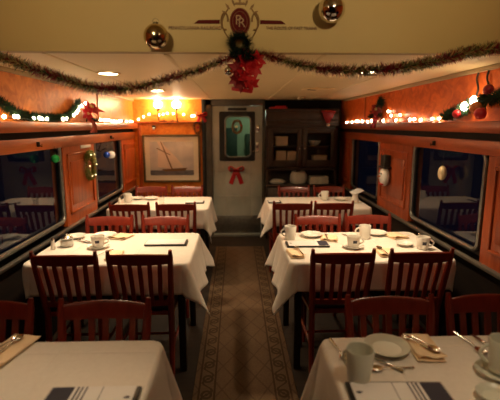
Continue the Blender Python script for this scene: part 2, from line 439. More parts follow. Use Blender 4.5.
# door with rounded window
d = bpy.data.objects.new('door_1', None); col.objects.link(d); d.location = (.018, YE + .03, 0)
tag(d, 'grey steel end door with rounded window', None, None, 'structure')
W0, W1, P0, P1 = -.353, .353, (-.17, 1.15), (.19, 1.72)
b = MB()
b.mm((W0, 0, .012), (P0[0], .045, 1.862), .004); b.mm((P1[0], 0, .012), (W1, .045, 1.862), .004)
b.mm((P0[0] - .001, 0, .012), (P1[0] + .001, .045, P0[1]), .001); b.mm((P0[0] - .001, 0, P1[1]), (P1[0] + .001, .045, 1.862), .001)
b.build('door_leaf', M['steel_door'], d)
o2 = rrect(-.253, .250, 1.096, 1.785, .02); i2 = rrect(P0[0], P1[0], P0[1], P1[1], .07)
n = len(o2); v = [(x, -.014, z) for x, z in o2] + [(x, -.014, z) for x, z in i2] + [(x, .004, z) for x, z in o2] + [(x, .004, z) for x, z in i2]
fc = []
for i in range(n):
    jn = (i + 1) % n
    fc += [(i, n + i, n + jn, jn), (n + i, 3 * n + i, 3 * n + jn, n + jn), (i, jn, 2 * n + jn, 2 * n + i)]
MB().raw(v, fc).build('window_surround', M['black'], d)
MB().tube([(x, -.014, z) for x, z in rrect(P0[0] + .0, P1[0] - .0, P0[1], P1[1], .07)], .012, 8, True, up=(0, 1, 0)).build('gasket', M['alu'], d)
MB().mm((P0[0] + .003, .02, P0[1] + .003), (P1[0] - .003, .025, P1[1] - .003)).build('pane', M['glass'], d)
b = MB().mm((.262, -.012, 1.22), (.300, .002, 1.36), .004); b.tube([(.281, -.012, 1.245), (.281, -.05, 1.245), (.255, -.055, 1.24), (.215, -.055, 1.235)], .008, 8)
b.build('door_handle', M['steel'], d)
MB().mm((.262, -.016, 1.50), (.310, .002, 1.60), .006).build('door_lock', M['steel'], d)
for z in (.58, .80, .93): MB().mm((W0 + .01, -.005, z), (W1 - .01, .002, z + .012), .002).build('door_rib', M['steel_door'], d)
b = MB()
b.mm((-.13, -.03, 1.80), (.13, .0, 1.835), .006); b.build('door_closer', M['rubber'], d)
MB().mm((W0 + .02, -.006, .04), (W1 - .02, .002, .30), .003).build('kick_plate', M['alu'], d)
MB().mm((-.42, YE - .05, 0), (.40, YE + .14, .012), .003).build('trim_3', M['alu'])
tag(bpy.data.objects['trim_3'], 'metal threshold strip under the steel door', None, None, 'structure')
# vestibule beyond the door
vb = MB()
vb.mm((-.75, 7.5, 0), (1.0, 7.56, ZC)); vb.mm((-.75, YE + .30, 0), (-.70, 7.5, ZC)); vb.mm((.95, YE + .30, 0), (1.0, 7.5, ZC))
struct(vb, 'wall_vestibule', M['vest_wall'], 'pale green vestibule seen through the door window')
vb = MB().mm((-.28, 7.44, 0), (.02, 7.5, 1.55), .01); vb.mm((.16, 7.40, .9), (.40, 7.5, 1.45), .02)
struct(vb, 'trim_4', M['green_dark'], 'dark lockers in the vestibule')

# ------------------------------------------------------------------ runner
cw = .315
b = MB(); b.mm((-cw, -3.2, 0), (cw, 3.2, .008), .003)
cr = b.build('carpet_runner', M['carpet'], loc=(.045, 2.2, 0)); tag(cr, 'brown patterned carpet runner with scroll borders down the aisle', 'carpet')

# ------------------------------------------------------------------ tables
def cloth_mesh(W, D, ov, fl, seed, top=.756, cf=.55, rc=.045):
    """ov/fl: (left, right, front, back) overhangs and flares; local origin at table centre."""
    rr_ = random.Random(seed)
    ph = [rr_.uniform(0, 6.28) for _ in range(8)]
    step = .018
    def axis(neg, size, pos):
        h = size / 2
        a = [-h - neg + neg * i / max(1, round(neg / step)) for i in range(round(neg / step))]
        e_ = [k * .009 for k in range(7)]; si = size - .126; ni = round(si / .03)
        m_ = [-h + q for q in e_] + [-h + .063 + si * i / ni for i in range(ni + 1)] + [h - q for q in reversed(e_)]
        c_ = [h + pos * (i + 1) / round(pos / step) for i in range(round(pos / step))]
        return a + m_ + c_
    us, vs = axis(ov[0], W, ov[1]), axis(ov[2], D, ov[3])
    verts, faces = [], []
    for v in vs:
        for u in us:
            Wi, Di = W / 2 - rc, D / 2 - rc
            ex = math.copysign(max(0, abs(u) - Wi), u); ey = math.copysign(max(0, abs(v) - Di), v)
            bx = max(-Wi, min(Wi, u)); by = max(-Di, min(Di, v))
            d_ = math.hypot(ex, ey) - rc
            if d_ < 1e-6:
                verts.append((u, v, top + .0008 * math.sin(u * 23 + ph[0]) * math.sin(v * 19 + ph[1]))); continue
            th = math.atan2(abs(ey), abs(ex))
            fx = fl[1] if u > 0 else fl[0]; fy = fl[3] if v > 0 else fl[2]
            f = fx * math.cos(th) ** 2 + fy * math.sin(th) ** 2
            cx_ = W / 2 - abs(bx) if abs(ey) > 0 and abs(ex) == 0 else (D / 2 - abs(by) if abs(ex) > 0 and abs(ey) == 0 else 0)
            near = math.exp(-(cx_ / .16) ** 2)
            al = (bx + by)
            wv = .10 * math.sin(al * 13 + ph[2]) + .05 * math.sin(al * 24 + ph[3])
            mnf = min(1, f / .15)
            f2 = f + wv * mnf * .8
            if ex and ey:
                s2 = math.sin(2 * th)
                f2 = f * (1 - s2) + cf * s2 ** 1.2 * min(1, (fx + fy) / .3) + .12 * math.sin(th * 4 + ph[4]) * s2 * mnf
            else:
                f2 -= .10 * near * math.sin(cx_ * 30) * mnf
            f2 = max(.015, min(.8, f2))
            off = f2 * d_ + .006 * min(1, d_ / .02)
            dz = math.sqrt(max(1e-6, d_ * d_ - (f2 * d_) ** 2))
            # soft roll at the edge
            verts.append((bx + math.copysign(math.cos(th), ex) * (off + rc) * (1 if ex else 0), by + math.copysign(math.sin(th), ey) * (off + rc) * (1 if ey else 0), top - dz))
    nu = len(us)
    for jv in range(len(vs) - 1):
        for i in range(nu - 1):
            faces.append((jv * nu + i, jv * nu + i + 1, (jv + 1) * nu + i + 1, (jv + 1) * nu + i))
    return verts, faces

def make_table(name, label, x0, x1, y0, y1, cl_label, ov, fl, seed, grp='dining tables', cf=.55, pedestal=False):
    W, D = x1 - x0, y1 - y0; cx, cy = (x0 + x1) / 2, (y0 + y1) / 2
    t = thing(name, label, 'table', (cx, cy, 0), 0, grp)
    MB().prism(rrect(-W / 2 + .008, W / 2 - .008, -D / 2 + .008, D / 2 - .008, .05), .026, Matrix.Translation((0, 0, .720))).build('tabletop', M['chair'], t)
    for sx in (-1, 1):
        if pedestal:
            MB().lathe([(.07, 0), (.07, .012), (.03, .025), (.03, .70), (.06, .72), (0, .7205)], 20, Matrix.Translation((sx * .22, -.03, 0)) @ Matrix.Diagonal((1, .6, 1, 1))).build('leg', M['wood_dark'], t)
            continue
        for sy in (-1, 1):
            MB().box((sx * (W / 2 - .06), sy * (D / 2 - .06), .36), (.045, .045, .72), .006).build('leg', M['wood_dark'], t)
    MB().mm((-W / 2 + .06, -D / 2 + .05, .65), (W / 2 - .06, -D / 2 + .07, .72), .003).build('apron', M['wood_dark'], t)
    MB().mm((-W / 2 + .06, D / 2 - .07, .65), (W / 2 - .06, D / 2 - .05, .72), .003).build('apron', M['wood_dark'], t)
    v, f = cloth_mesh(W, D, ov, fl, seed, cf=cf)
    c = MB().raw(v, f).build('tablecloth', M['cloth'], loc=(cx, cy, 0), smooth=180)
    tag(c, cl_label, 'tablecloth', 'white tablecloths')
    so = c.modifiers.new('thick', 'SOLIDIFY'); so.thickness = .0025; so.offset = -1
    return t

LX0, LX1, RX0, RX1 = -1.32, -.295, .335, 1.395
make_table('dining_table', 'four-seat table below the sailboat picture', LX0, LX1, 4.20, 4.96, 'white cloth draped over the table below the sailboat picture', (.05, .27, .20, .16), (.02, .14, .04, .03), 1, cf=.32)
make_table('dining_table', 'four-seat table by the dark china cabinet', .345, 1.40, 4.20, 4.90, 'white cloth draped over the table by the dark china cabinet', (.24, .05, .18, .16), (.20, .02, .04, .03), 2, cf=.42, pedestal=True)
make_table('dining_table', 'four-seat table with sugar jar beside the green window bauble', LX0, LX1, 2.50, 3.255, 'white cloth draped over the table with the sugar jar', (.04, .27, .20, .16), (.02, .20, .04, .03), 3, cf=.6)
make_table('dining_table', 'four-seat table with three white mugs beside the gold window ornament', RX0, RX1, 2.50, 3.235, 'white cloth draped over the table with three white mugs', (.27, .04, .19, .16), (.20, .02, .04, .03), 4, cf=.5)
make_table('dining_table', 'front table almost bare except a menu and rolled cutlery', LX0, LX1, .80, 1.56, 'creased white cloth of the almost bare front table', (.04, .27, .20, .16), (.02, .17, .04, .03), 5, cf=.32)
make_table('dining_table', 'front table laid with pale green mugs and plate', RX0, RX1, .80, 1.555, 'white cloth of the front table under the pale green mugs', (.27, .04, .19, .16), (.17, .02, .04, .03), 6, cf=.32)

# ------------------------------------------------------------------ chairs (local +Y = the way the sitter faces)
def make_chair(label):
    t = thing('dining_chair', label, 'chair', (0, 0, 0), 0, 'slat-back dining chairs')
    wd = M['chair']; KX = .92
    # seat: rounded trapezoid
    o = [(-.185, .0), (.185, .0), (.212, .34), (.195, .385), (.15, .40), (-.15, .40), (-.195, .385), (-.212, .34)]
    MB().prism(o, .022, Matrix.Translation((0, 0, .432))).build('seat_frame', wd, t)
    s = MB(); s.box((0, .20, .466), (.37, .36, .03), .012, seg=3); s.build('seat', M['seat'], t)
    def by(z): return -.095 * max(0, (z - .45) / .42) - .012 * math.sin(max(0, min(1, (z - .45) / .42)) * PI) * 0
    for sx in (-1, 1):
        zs = [0, .15, .30, .45, .55, .65, .75, .83, .879]
        p = [(sx * (.176 + .022 * max(0, (z - .45) / .42)), (by(z) if z >= .45 else -.05 * (1 - z / .45) ** 1.5), z) for z in zs]
        L = MB().tube(p, [.017, .019, .021, .022, .021, .020, .019, .018, .011], 8, up=(1, 0, 0)).build('leg', wd, t)
        MB().tube([(sx * .182, .365, .44), (sx * .184, .368, .2), (sx * .184, .37, 0)], [.020, .018, .014], 8, up=(1, 0, 0)).build('leg', wd, t)
    # crest rail, bowed backwards, gently arched top
    n = 12; v = []; f = []
    for i in range(n + 1):
        x = -.192 + .384 * i / n; q = 1 - (x / .192) ** 2
        bow = -.022 * q
        zt = .852 + .010 * q; zb = .794 - .004 * q
        for dy, z in ((-.011, zb), (-.011, zt - .006), (-.004, zt), (.005, zt), (.011, zt - .006), (.011, zb)):
            v.append((x, by(z) + bow + dy, z))
    for i in range(n):
        for k in range(6):
            a, c = i * 6 + k, i * 6 + (k + 1) % 6
            f.append((a, c, c + 6, a + 6))
    f += [tuple(range(5, -1, -1)), tuple(n * 6 + k for k in range(6))]
    MB().raw(v, f).build('backrest', wd, t)
    v = []; f = []
    for i in range(n + 1):
        x = -.18 + .36 * i / n; bow = -.014 * (1 - (x / .18) ** 2)
        for dy, z in ((-.010, .505), (-.010, .540), (.010, .540), (.010, .505)): v.append((x, by(z) + bow + dy, z))
    for i in range(n):
        for k in range(4):
            a, c = i * 4 + k, i * 4 + (k + 1) % 4
            f.append((a, c, c + 4, a + 4))
    f += [(3, 2, 1, 0), tuple(n * 4 + k for k in range(4))]
    MB().raw(v, f).build('lower_rail', wd, t)
    for k in range(5):
        xt = -.128 + .064 * k; xb = xt * .92
        s = MB(); vv = []
        for z, xx in ((.53, xb), (.62, xb * .98 + xt * .02), (.70, (xb + xt) / 2), (.805, xt)):
            bw = -.018 * (1 - (xx / .19) ** 2)
            for dx, dy in ((-.0135, -.006), (.0135, -.006), (.0135, .006), (-.0135, .006)): vv.append((xx + dx, by(z) + bw + dy, z))
        ff = [(3, 2, 1, 0), (12, 13, 14, 15)]
        for i in range(3):
            for q in range(4):
                a, c = i * 4 + q, i * 4 + (q + 1) % 4
                ff.append((a, c, c + 4, a + 4))
        s.raw(vv, ff).build('slat', wd, t)
    for sx in (-1, 1):
        MB().tube([(sx * .180, -.02, .22), (sx * .184, .36, .22)], .010, 8).build('stretcher', wd, t)
    MB().tube([(-.18, .17, .22), (.18, .17, .22)], .009, 8).build('stretcher', wd, t)
    for ch in t.children:
        for vtx in ch.data.vertices: vtx.co.x *= KX
    return t

TN = {'L1': 'the table below the sailboat', 'R1': 'the table by the cabinet', 'L2': 'the sugar-jar table', 'R2': 'the three-mug table', 'L3': 'the almost bare front table', 'R3': 'the front table with green mugs'}
chairs = [ # table, x, y, facing(0 = away from camera), seat side
    ('L2', -1.008, 2.475, 0, 'window'), ('L2', -.572, 2.475, 0, 'aisle'),
    ('R2', .632, 2.465, 0, 'aisle'), ('R2', 1.103, 2.465, 0, 'window'),
    ('L2', -1.036, 3.295, 1, 'window'), ('L2', -.580, 3.285, 1, 'aisle'),
    ('R2', .668, 3.275, 1, 'aisle'), ('R2', 1.090, 3.285, 1, 'window'),
    ('L1', -1.022, 4.055, 0, 'window'), ('L1', -.580, 4.055, 0, 'aisle'),
    ('R1', .543, 4.055, 0, 'aisle'), ('R1', .945, 4.055, 0, 'window'),
    ('L1', -1.035, 5.01, 1, 'window'), ('L1', -.600, 5.01, 1, 'aisle'),
    ('R1', .700, 4.95, 1, 'aisle'), ('R1', 1.130, 4.95, 1, 'window'),
    ('L3', -1.055, 1.61, 1, 'window'), ('L3', -.560, 1.60, 1, 'aisle'),
    ('R3', .660, 1.60, 1, 'aisle'), ('R3', 1.105, 1.61, 1, 'window'),
]
c0 = None
for tb, x, y, fc_, sd in chairs:
    lab = ('dark slat-back chair with its back this way, %s seat of %s' if fc_ == 0 else 'red-brown slat-back chair facing this way, %s seat of %s') % (sd, TN[tb])
    rz = PI if fc_ else 0
    if c0 is None:
        c0 = make_chair(lab); c0.location = (x, y, 0); c0.rotation_euler = (0, 0, rz)
    else: dup(c0, (x, y, 0), rz, lab)

# ------------------------------------------------------------------ tableware
TT = .7585
def make_mug(label, loc, rz, m, h=.092, r=.042, crest=False, taper=.82):
    t = thing('mug', label, 'mug', loc, rz, 'mugs and cups')
    rb = r * taper
    MB().lathe([(rb * .9, 0), (rb, .004), (rb + (r - rb) * .5, h * .5), (r, h - .003), (r - .0015, h), (r - .004, h - .002), (rb + (r - rb) * .5 - .004, h * .5), (rb - .004, .008), (0, .007)], 28).build('body', m, t)
    hp = [(r * .92 + .030 * math.sin(PI * k / 10) - .002, 0, h * .82 - h * .62 * k / 10) for k in range(11)]
    hp[0] = (r - .005, 0, h * .82); hp[-1] = (rb + .001, 0, h * .22)
    MB().tube(hp, .0058, 8, up=(0, 1, 0)).build('handle', m, t)
    if crest:
        q = []
        f = []
        for i in range(7):
            for jz in range(6):
                a = -PI / 2 + (i - 3) * .11; z = h * .40 + jz * h * .055
                rad = rb + (r - rb) * (z / h) + .0006
                q.append((rad * math.cos(a), rad * math.sin(a), z))
        for i in range(6):
            for jz in range(5): f.append((i * 6 + jz, (i + 1) * 6 + jz, (i + 1) * 6 + jz + 1, i * 6 + jz + 1))
        MB().raw(q, f).build('blue_crest', M['navy'], t)
    return t

def make_plate(label, loc, r=.085, m=None, cat='plate', name='side_plate'):
    t = MB().lathe([(r * .55, 0), (r * .60, .002), (r * .70, .008), (r, .020), (r - .001, .0225), (r * .72, .0135), (r * .64, .006), (r * .5, .0045), (0, .004)], 36).build(name, m or M['porcelain'], loc=loc)
    return tag(t, label, cat, 'plates and saucers')

def make_spoon(label, loc, rz, L=.17, base=.0):
    t = thing('spoon', label, 'spoon', loc, rz, 'cutlery')
    MB().lathe([(0, -.003), (.010, -.002), (.016, .002), (.0185, .006), (.0165, .0055), (.010, .001), (0, -.0005)], 20, Matrix.Translation((0, L * .42, .004)) @ Matrix.Diagonal((1, 1.5, 1, 1))).build('bowl', M['steel'], t)
    MB().tube([(0, L * .28, .008), (0, L * .1, .010), (0, -L * .2, .006), (0, -L * .5, .004)], [.003, .003, .0045, .006], 8, sx=.35, up=(1, 0, 0)).build('handle', M['steel'], t)
    return t

def make_fork(label, loc, rz, L=.18):
    t = thing('fork', label, 'fork', loc, rz, 'cutlery')
    b_ = MB().box((0, L * .34, .006), (.022, .03, .0025), .001)
    b_.build('head', M['steel'], t)
    for k in range(4): MB().tube([(-.0090 + .006 * k, L * .40, .006), (-.0090 + .006 * k, L * .5, .0075)], .0014, 6).build('tine', M['steel'], t)
    MB().tube([(0, L * .28, .006), (0, L * .1, .009), (0, -L * .2, .006), (0, -L * .5, .004)], [.0035, .003, .0045, .006], 8, sx=.35, up=(1, 0, 0)).build('handle', M['steel'], t)
    return t

def make_knife(label, loc, rz, L=.20):
    t = thing('knife', label, 'knife', loc, rz, 'cutlery')
    o = [(-.008, .0), (.008, .0), (.010, L * .3), (.006, L * .45), (-.004, L * .5), (-.008, L * .45)]
    MB().prism(o, .0018, Matrix.Translation((0, 0, .002))).build('blade', M['steel'], t)
    MB().tube([(0, .005, .004), (0, -L * .25, .005), (0, -L * .48, .005)], [.006, .007, .008], 8, sx=.5, up=(1, 0, 0)).build('handle', M['steel'], t)
    return t

def make_napkin(label, loc, rz, w=.105, d=.19):
    """folded napkin, front end rolled up"""
    t = thing('napkin', label, 'napkin', loc, rz, 'folded peach napkins')
    for lay in range(2):
        v = []; f = []; n = 14
        for i in range(n + 1):
            y = -d / 2 + d * i / n
            for jx in range(7):
                x = -w / 2 + w * jx / 6
                z = .002 + lay * .006 + .010 * math.exp(-((y + d / 2) / .03) ** 2) * (1 + .5 * math.sin(jx * 1.3)) * (1 if lay else .3) + .0012 * math.sin(jx * 2 + i)
                v.append((x + lay * .006, y + lay * .004, z))
        for i in range(n):
            for jx in range(6): f.append((i * 7 + jx, i * 7 + jx + 1, (i + 1) * 7 + jx + 1, (i + 1) * 7 + jx))
        o = MB().raw(v, f).build('fold', M['napkin'], t, smooth=180)
        so = o.modifiers.new('s', 'SOLIDIFY'); so.thickness = .003; so.offset = 1
    return t

def make_menu(label, loc, rz, w=.30, d=.115, block=1):
    """dark folder with white page, navy block at the -x end (local)"""
    t = thing('menu', label, 'menu', loc, rz, 'menus on the tables')
    MB().mm((-w / 2, -d / 2, 0), (w / 2, d / 2, .012), .002).build('cover', M['black'], t)
    MB().mm((-w / 2 + .004, -d / 2 + .008, .012), (w / 2 - .014, d / 2 - .002, .0140), .0005).build('page', M['white_page'], t)
    if block:
        MB().mm((-w / 2 + .006, -d / 2 + .010, .0140), (-w / 2 + .075, d / 2 - .004, .0146)).build('navy_block', M['navy'], t)
        s = MB(); block == 1 or s.mm((-w / 2 + .1, -.004, .0140), (-w / 2 + .102, .004, .0145))
        for x, wd_ in ((.085, .006), (.098, .005), (.112, .005), (.165, .002)) if block == 1 else (): s.mm((-w / 2 + x, -d / 2 + .010, .0140), (-w / 2 + x + wd_, d / 2 - .004, .0146))
        s.build('printed_stripes', M['navy'], t)
        s = MB().prism(oval(.008, .006, 16), .0006, Matrix.Translation((w / 2 - .032, 0, .0140)))
        s.mm((w / 2 - .044, -.004, .0140), (w / 2 - .022, -.001, .0146)); s.build('printed_crest', M['navy'], t)
    return t

def make_shaker(label, loc):
    t = thing('salt_shaker', label, 'shaker', loc, 0, 'salt shakers')
    MB().lathe([(.017, 0), (.018, .004), (.012, .055), (.011, .062), (0, .062)], 16).build('body', M['porcelain'], t)
    MB().lathe([(.012, .062), (.012, .072), (.007, .080), (0, .082)], 16).build('cap', M['steel'], t)
    return t

# --- table R3 (front, pale green mugs)
make_mug('pale green frosted mug standing behind the front menu', (.405, 1.262, TT), R(125), M['celadon'], .118, .047, taper=.80)
make_mug('pale green mug at the window end of the front table', (.905, 1.29, TT + .012), R(165), M['celadon'], .115, .046, taper=.85)
make_plate('pale green saucer under the window-end mug', (.895, 1.285, TT - .004), .075, M['celadon'], 'saucer', 'saucer')
make_plate('pale green plate rim at the lower edge of the front table', (.80, 1.155, TT), .055, M['celadon'])
make_plate('pale green side plate behind the frosted mug', (.567, 1.455, TT), .086, M['celadon'])
make_napkin('peach napkin folded under crossed cutlery on the front table', (.706, 1.455, TT), R(-4), .10, .19)
make_fork('fork lying on the peach napkin of the front table', (.690, 1.475, TT + .014), R(30), .12)
make_spoon('spoon lying on the peach napkin of the front table', (.715, 1.465, TT + .014), R(200), .12)
make_spoon('spoon in front of the peach napkin of the front table', (.545, 1.325, TT), R(93), .15)
make_knife('knife half under the pale green side plate', (.535, 1.352, TT), R(40), .13)
make_spoon('spoon beside the frosted mug at the cloth corner', (.382, 1.46, TT), R(-172), .16)
make_spoon('dark-bowled spoon between napkin and window-end mug', (.905, 1.495, TT), R(188), .17)
make_knife('dark knife at the far edge by the window-end mug', (.965, 1.49, TT), R(10), .14)
make_menu('menu in front of the frosted mug, navy block to the window side', (.508, 1.178, TT), R(178), .315, .12)
# --- table L3 (front, bare)
make_menu('menu with navy block lying on the almost bare front table', (-.452, 1.182, TT), R(0), .285, .12)
make_napkin('peach napkin with cutlery at the window end of the bare table', (-.872, 1.475, TT), R(-12), .115, .24)
make_fork('fork on the napkin of the almost bare front table', (-.885, 1.50, TT + .014), R(-25), .15)
make_spoon('spoon on the napkin of the almost bare front table', (-.868, 1.49, TT + .014), R(-8), .15)
# --- table R2
make_mug('white mug at the aisle corner of the three-mug table', (.402, 3.04, TT), R(170), M['porcelain'], .100, .045)
make_mug('white mug in the middle of the far edge of the three-mug table', (.965, 3.04, TT), R(160), M['porcelain'], .100, .045)
make_mug('white cup with blue crest between the two near chairs of the three-mug table', (.812, 2.80, TT + .010), R(0), M['porcelain'], .075, .048, True, .78)
make_plate('saucer under the crested cup between the chairs of the three-mug table', (.812, 2.80, TT - .004), .075, None, 'saucer', 'saucer')
make_mug('white cup with blue crest at the window end of the three-mug table', (1.285, 2.76, TT), R(-10), M['porcelain'], .085, .046, True, .8)
make_plate('white side plate next to the aisle-corner mug', (.575, 3.115, TT), .085)
make_plate('white side plate at the far window end of the three-mug table', (1.085, 3.15, TT), .085)
make_plate('small saucer before the window-end crested cup', (1.19, 2.84, TT), .06, None, 'saucer', 'saucer')
make_napkin('peach napkin beside the aisle-side plate of the three-mug table', (.690, 3.03, TT), R(-8), .12, .17)
make_napkin('crumpled peach napkin by the window-end plate of the three-mug table', (1.215, 3.08, TT), R(15), .13, .16)
make_napkin('white-peach napkin behind the aisle chair of the three-mug table', (.385, 2.66, TT), R(5), .09, .19)
make_napkin('peach napkin seen between the two near chairs of the three-mug table', (.985, 2.66, TT), R(-5), .10, .18)
make_spoon('spoon on the napkin behind the aisle chair of the three-mug table', (.418, 2.675, TT + .014), R(8), .17)
make_spoon('spoon on the napkin between the two near chairs of the three-mug table', (.975, 2.66, TT + .014), R(4), .17)
make_fork('fork on the napkin beside the aisle-side plate, three-mug table', (.675, 3.03, TT + .014), R(-8), .15)
make_knife('knife by the middle far-edge mug of the three-mug table', (.865, 3.09, TT), R(30), .17)
make_menu('black-edged menu beside the aisle-corner mug', (.502, 2.875, TT), R(180), .30, .13, 2)
make_shaker('slim white salt shaker behind the window-end cup', (1.305, 2.86, TT))
# --- table L2
t = make_menu('white menu in dark folder on the sugar-jar table', (-.505, 2.945, TT), R(0), .295, .14, 0)
make_shaker('white salt shaker next to the sugar jar', (-1.262, 2.83, TT))
t = thing('sugar_jar', 'glass sugar jar with steel lid near the window', 'jar', (-1.195, 2.90, TT), 0)
MB().lathe([(.042, 0), (.046, .006), (.046, .045), (.040, .058), (.036, .060), (.036, .056), (.042, .044), (.042, .008), (0, .007)], 24).build('jar', M['glass'], t)
MB().lathe([(.040, .008), (.0405, .044), (0, .047)], 20).build('sugar', M['sugar'], t)
MB().lathe([(.041, .058), (.042, .064), (.030, .078), (.008, .084), (.008, .092), (0, .094)], 24).build('lid', M['steel'], t)
t = thing('sweetener_packets', 'red and white sweetener packets behind the sugar jar', 'packets', (-1.225, 2.955, TT), 0)
for k, m in enumerate((M['white_page'], M['red'], M['white_page'])): MB().box((0, .012 * k, .026), (.045, .004, .050), .001, Matrix.Rotation(R(-8), 4, 'X')).build('packet', m, t)
make_mug('white cup with blue crest between the chairs of the sugar-jar table', (-.965, 2.86, TT + .010), R(10), M['porcelain'], .075, .048, True, .78)
make_plate('saucer under the crested cup of the sugar-jar table', (-.965, 2.86, TT - .004), .075, None, 'saucer', 'saucer')
make_plate('white side plate behind the crested cup of the sugar-jar table', (-1.005, 3.15, TT), .085)
make_plate('white side plate at the far window end of the sugar-jar table', (-1.215, 3.12, TT), .07)
make_napkin('peach napkin at the middle of the sugar-jar table', (-.880, 3.13, TT), R(-20), .13, .15)
make_napkin('white-peach napkin between the two chairs of the sugar-jar table', (-.800, 2.66, TT), R(4), .09, .18)
make_spoon('spoon in front of the crested cup of the sugar-jar table', (-.885, 2.70, TT), R(-30), .15)
make_fork('fork beside the far window-end plate of the sugar-jar table', (-1.13, 3.04, TT), R(55), .16)
make_knife('knife between side plate and sugar jar near the window', (-1.10, 2.99, TT), R(60), .17)
# --- table L1
make_mug('white mug at the window end of the sailboat table', (-1.20, 4.62, TT), R(-20), M['porcelain'], .095, .045)
make_shaker('white salt shaker by the mug of the sailboat table', (-1.275, 4.55, TT))
make_plate('white side plate in the middle of the sailboat table', (-.98, 4.80, TT), .085)
make_plate('white side plate at the window end of the sailboat table', (-1.14, 4.80, TT), .075)
t = thing('water_glass', 'clear water glass between the chairs of the sailboat table', 'glass', (-.80, 4.45, TT), 0)
MB().lathe([(.026, 0), (.027, .004), (.034, .095), (.032, .095), (.025, .008), (0, .007)], 24).build('tumbler', M['glass'], t)
make_menu('dark-edged menu at the aisle end of the sailboat table', (-.455, 4.56, TT), R(0), .20, .12, 0)
# --- table R1
make_mug('white mug at the far edge of the cabinet table', (1.005, 4.68, TT), R(165), M['porcelain'], .100, .045)
make_plate('white side plate beside the mug of the cabinet table', (1.19, 4.68, TT), .085)
make_menu('dark menu at the aisle corner of the cabinet table', (.42, 4.56, TT), R(0), .14, .14, 0)
t = thing('white_pitcher', 'white pitcher with a folded napkin at the window end of the cabinet table', 'pitcher', (1.30, 4.50, TT), R(20))
MB().lathe([(.03, 0), (.036, .006), (.042, .04), (.030, .08), (.034, .10), (.031, .10), (.027, .08), (.038, .04), (.030, .01), (0, .009)], 24).build('body', M['porcelain'], t)
nv = [(-.02, 0, .08), (.09, .03, .15), (.10, -.03, .13), (-.06, .02, .12), (-.03, -.03, .10), (.02, .0, .16)]
MB().raw(nv, [(0, 1, 5), (0, 5, 3), (0, 2, 1), (0, 3, 4), (0, 4, 2), (1, 2, 5), (2, 4, 5), (3, 5, 4)]).build('napkin', M['white_page'], t)

# ------------------------------------------------------------------ end wall pieces
# picture
t = thing('framed_picture', 'framed sailboat print with cream mat on the end wall', 'picture', (-.905, YE - .002, .80), 0)
def rectring(w, h, t_, y0, y1, cz):
    b_ = MB()
    b_.mm((-w / 2, y0, cz - h / 2), (-w / 2 + t_, y1, cz + h / 2), .004); b_.mm((w / 2 - t_, y0, cz - h / 2), (w / 2, y1, cz + h / 2), .004)
    b_.mm((-w / 2 + t_ * .9, y0, cz - h / 2), (w / 2 - t_ * .9, y1, cz - h / 2 + t_), .004); b_.mm((-w / 2 + t_ * .9, y0, cz + h / 2 - t_), (w / 2 - t_ * .9, y1, cz + h / 2), .004)
    return b_
cz = .335
rectring(.80, .67, .026, -.030, 0, cz).build('frame', M['frame'], t)
MB().mm((-.37, -.014, cz - .305), (.37, -.004, cz + .305)).build('mat_board', M['cream'], t)
pr = MB().mm((-.305, -.017, cz - .235), (.305, -.013, cz + .235)).build('print', M['sky'], t)
MB().mm((-.305, -.0185, cz - .235), (.305, -.016, cz - .165)).build('painted_sea', M['sea'], pr)
def pic(pts, m, name, lift):
    MB().prism(pts, .0012, Matrix.Translation((0, -.017 - lift, cz)) @ RX).build(name, m, pr)
pic([(-.02, -.15), (-.20, .235), (-.13, .235), (.02, -.12)], M['sail'], 'painted_sail', .0005)
pic([(.005, -.14), (-.12, .20), (.06, .02), (.16, -.12)], M['sail'], 'painted_sail', .0007)
pic([(-.20, -.12), (-.03, -.14), (-.14, .11), (-.19, .13)], M['sail'], 'painted_sail', .0006)
pic([(-.010, -.15), (.012, -.15), (-.140, .235), (-.155, .235)], M['brown_paint'], 'painted_mast', .0012)
pic([(-.21, .14), (-.20, .150), (-.02, .055), (-.02, .045)], M['brown_paint'], 'painted_spar', .0013)
pic([(-.15, -.150), (.22, -.130), (.18, -.172), (-.10, -.180)], M['brown_paint'], 'painted_hull', .0013)

# wall sconce: back bracket, two arms, two lit globes
t = thing('wall_sconce', 'two-globe lit wall sconce with dark scrolled bracket on the end wall', 'lamp', (-.935, YE, 1.62), 0)
sc_r = MB()
pts = [(-.27, 0), (-.24, .03), (-.14, .028), (-.06, .05), (0, .03), (.06, .05), (.14, .028), (.30, .030), (.42, .0), (.30, .012), (.14, .010), (.0, -.005), (-.14, .010), (-.24, .012)]
sc_r.prism(pts, .016, Matrix.Translation((0, -.0, .0)) @ RX); sc_r.build('bracket', M['iron'], t)
for x in (-.125, .125):
    MB().tube([(x, -.012, .03), (x, -.06, .05), (x, -.09, .12), (x, -.09, .20)], .009, 8).build('arm', M['iron'], t)
    MB().lathe([(.012, .175), (.032, .19), (.036, .205), (0, .206)], 16, Matrix.Translation((x, -.09, 0))).build('cup', M['iron'], t)
    MB().sphere((x, -.09, .255), .052, 3, (1, 1, 1.05)).build('globe', M['globe'], t)
t = thing('wall_thermostat', 'small dark wall fitting above the picture', 'fitting', (-1.14, YE - .002, 1.55), 0)
MB().mm((-.025, -.02, 0), (.025, 0, .045), .004).build('plate', M['iron'], t); MB().lathe([(.014, 0), (.02, .02), (.012, .03), (0, .031)], 14, Matrix.Translation((0, -.03, -.012))).build('cap', M['porcelain'], t)

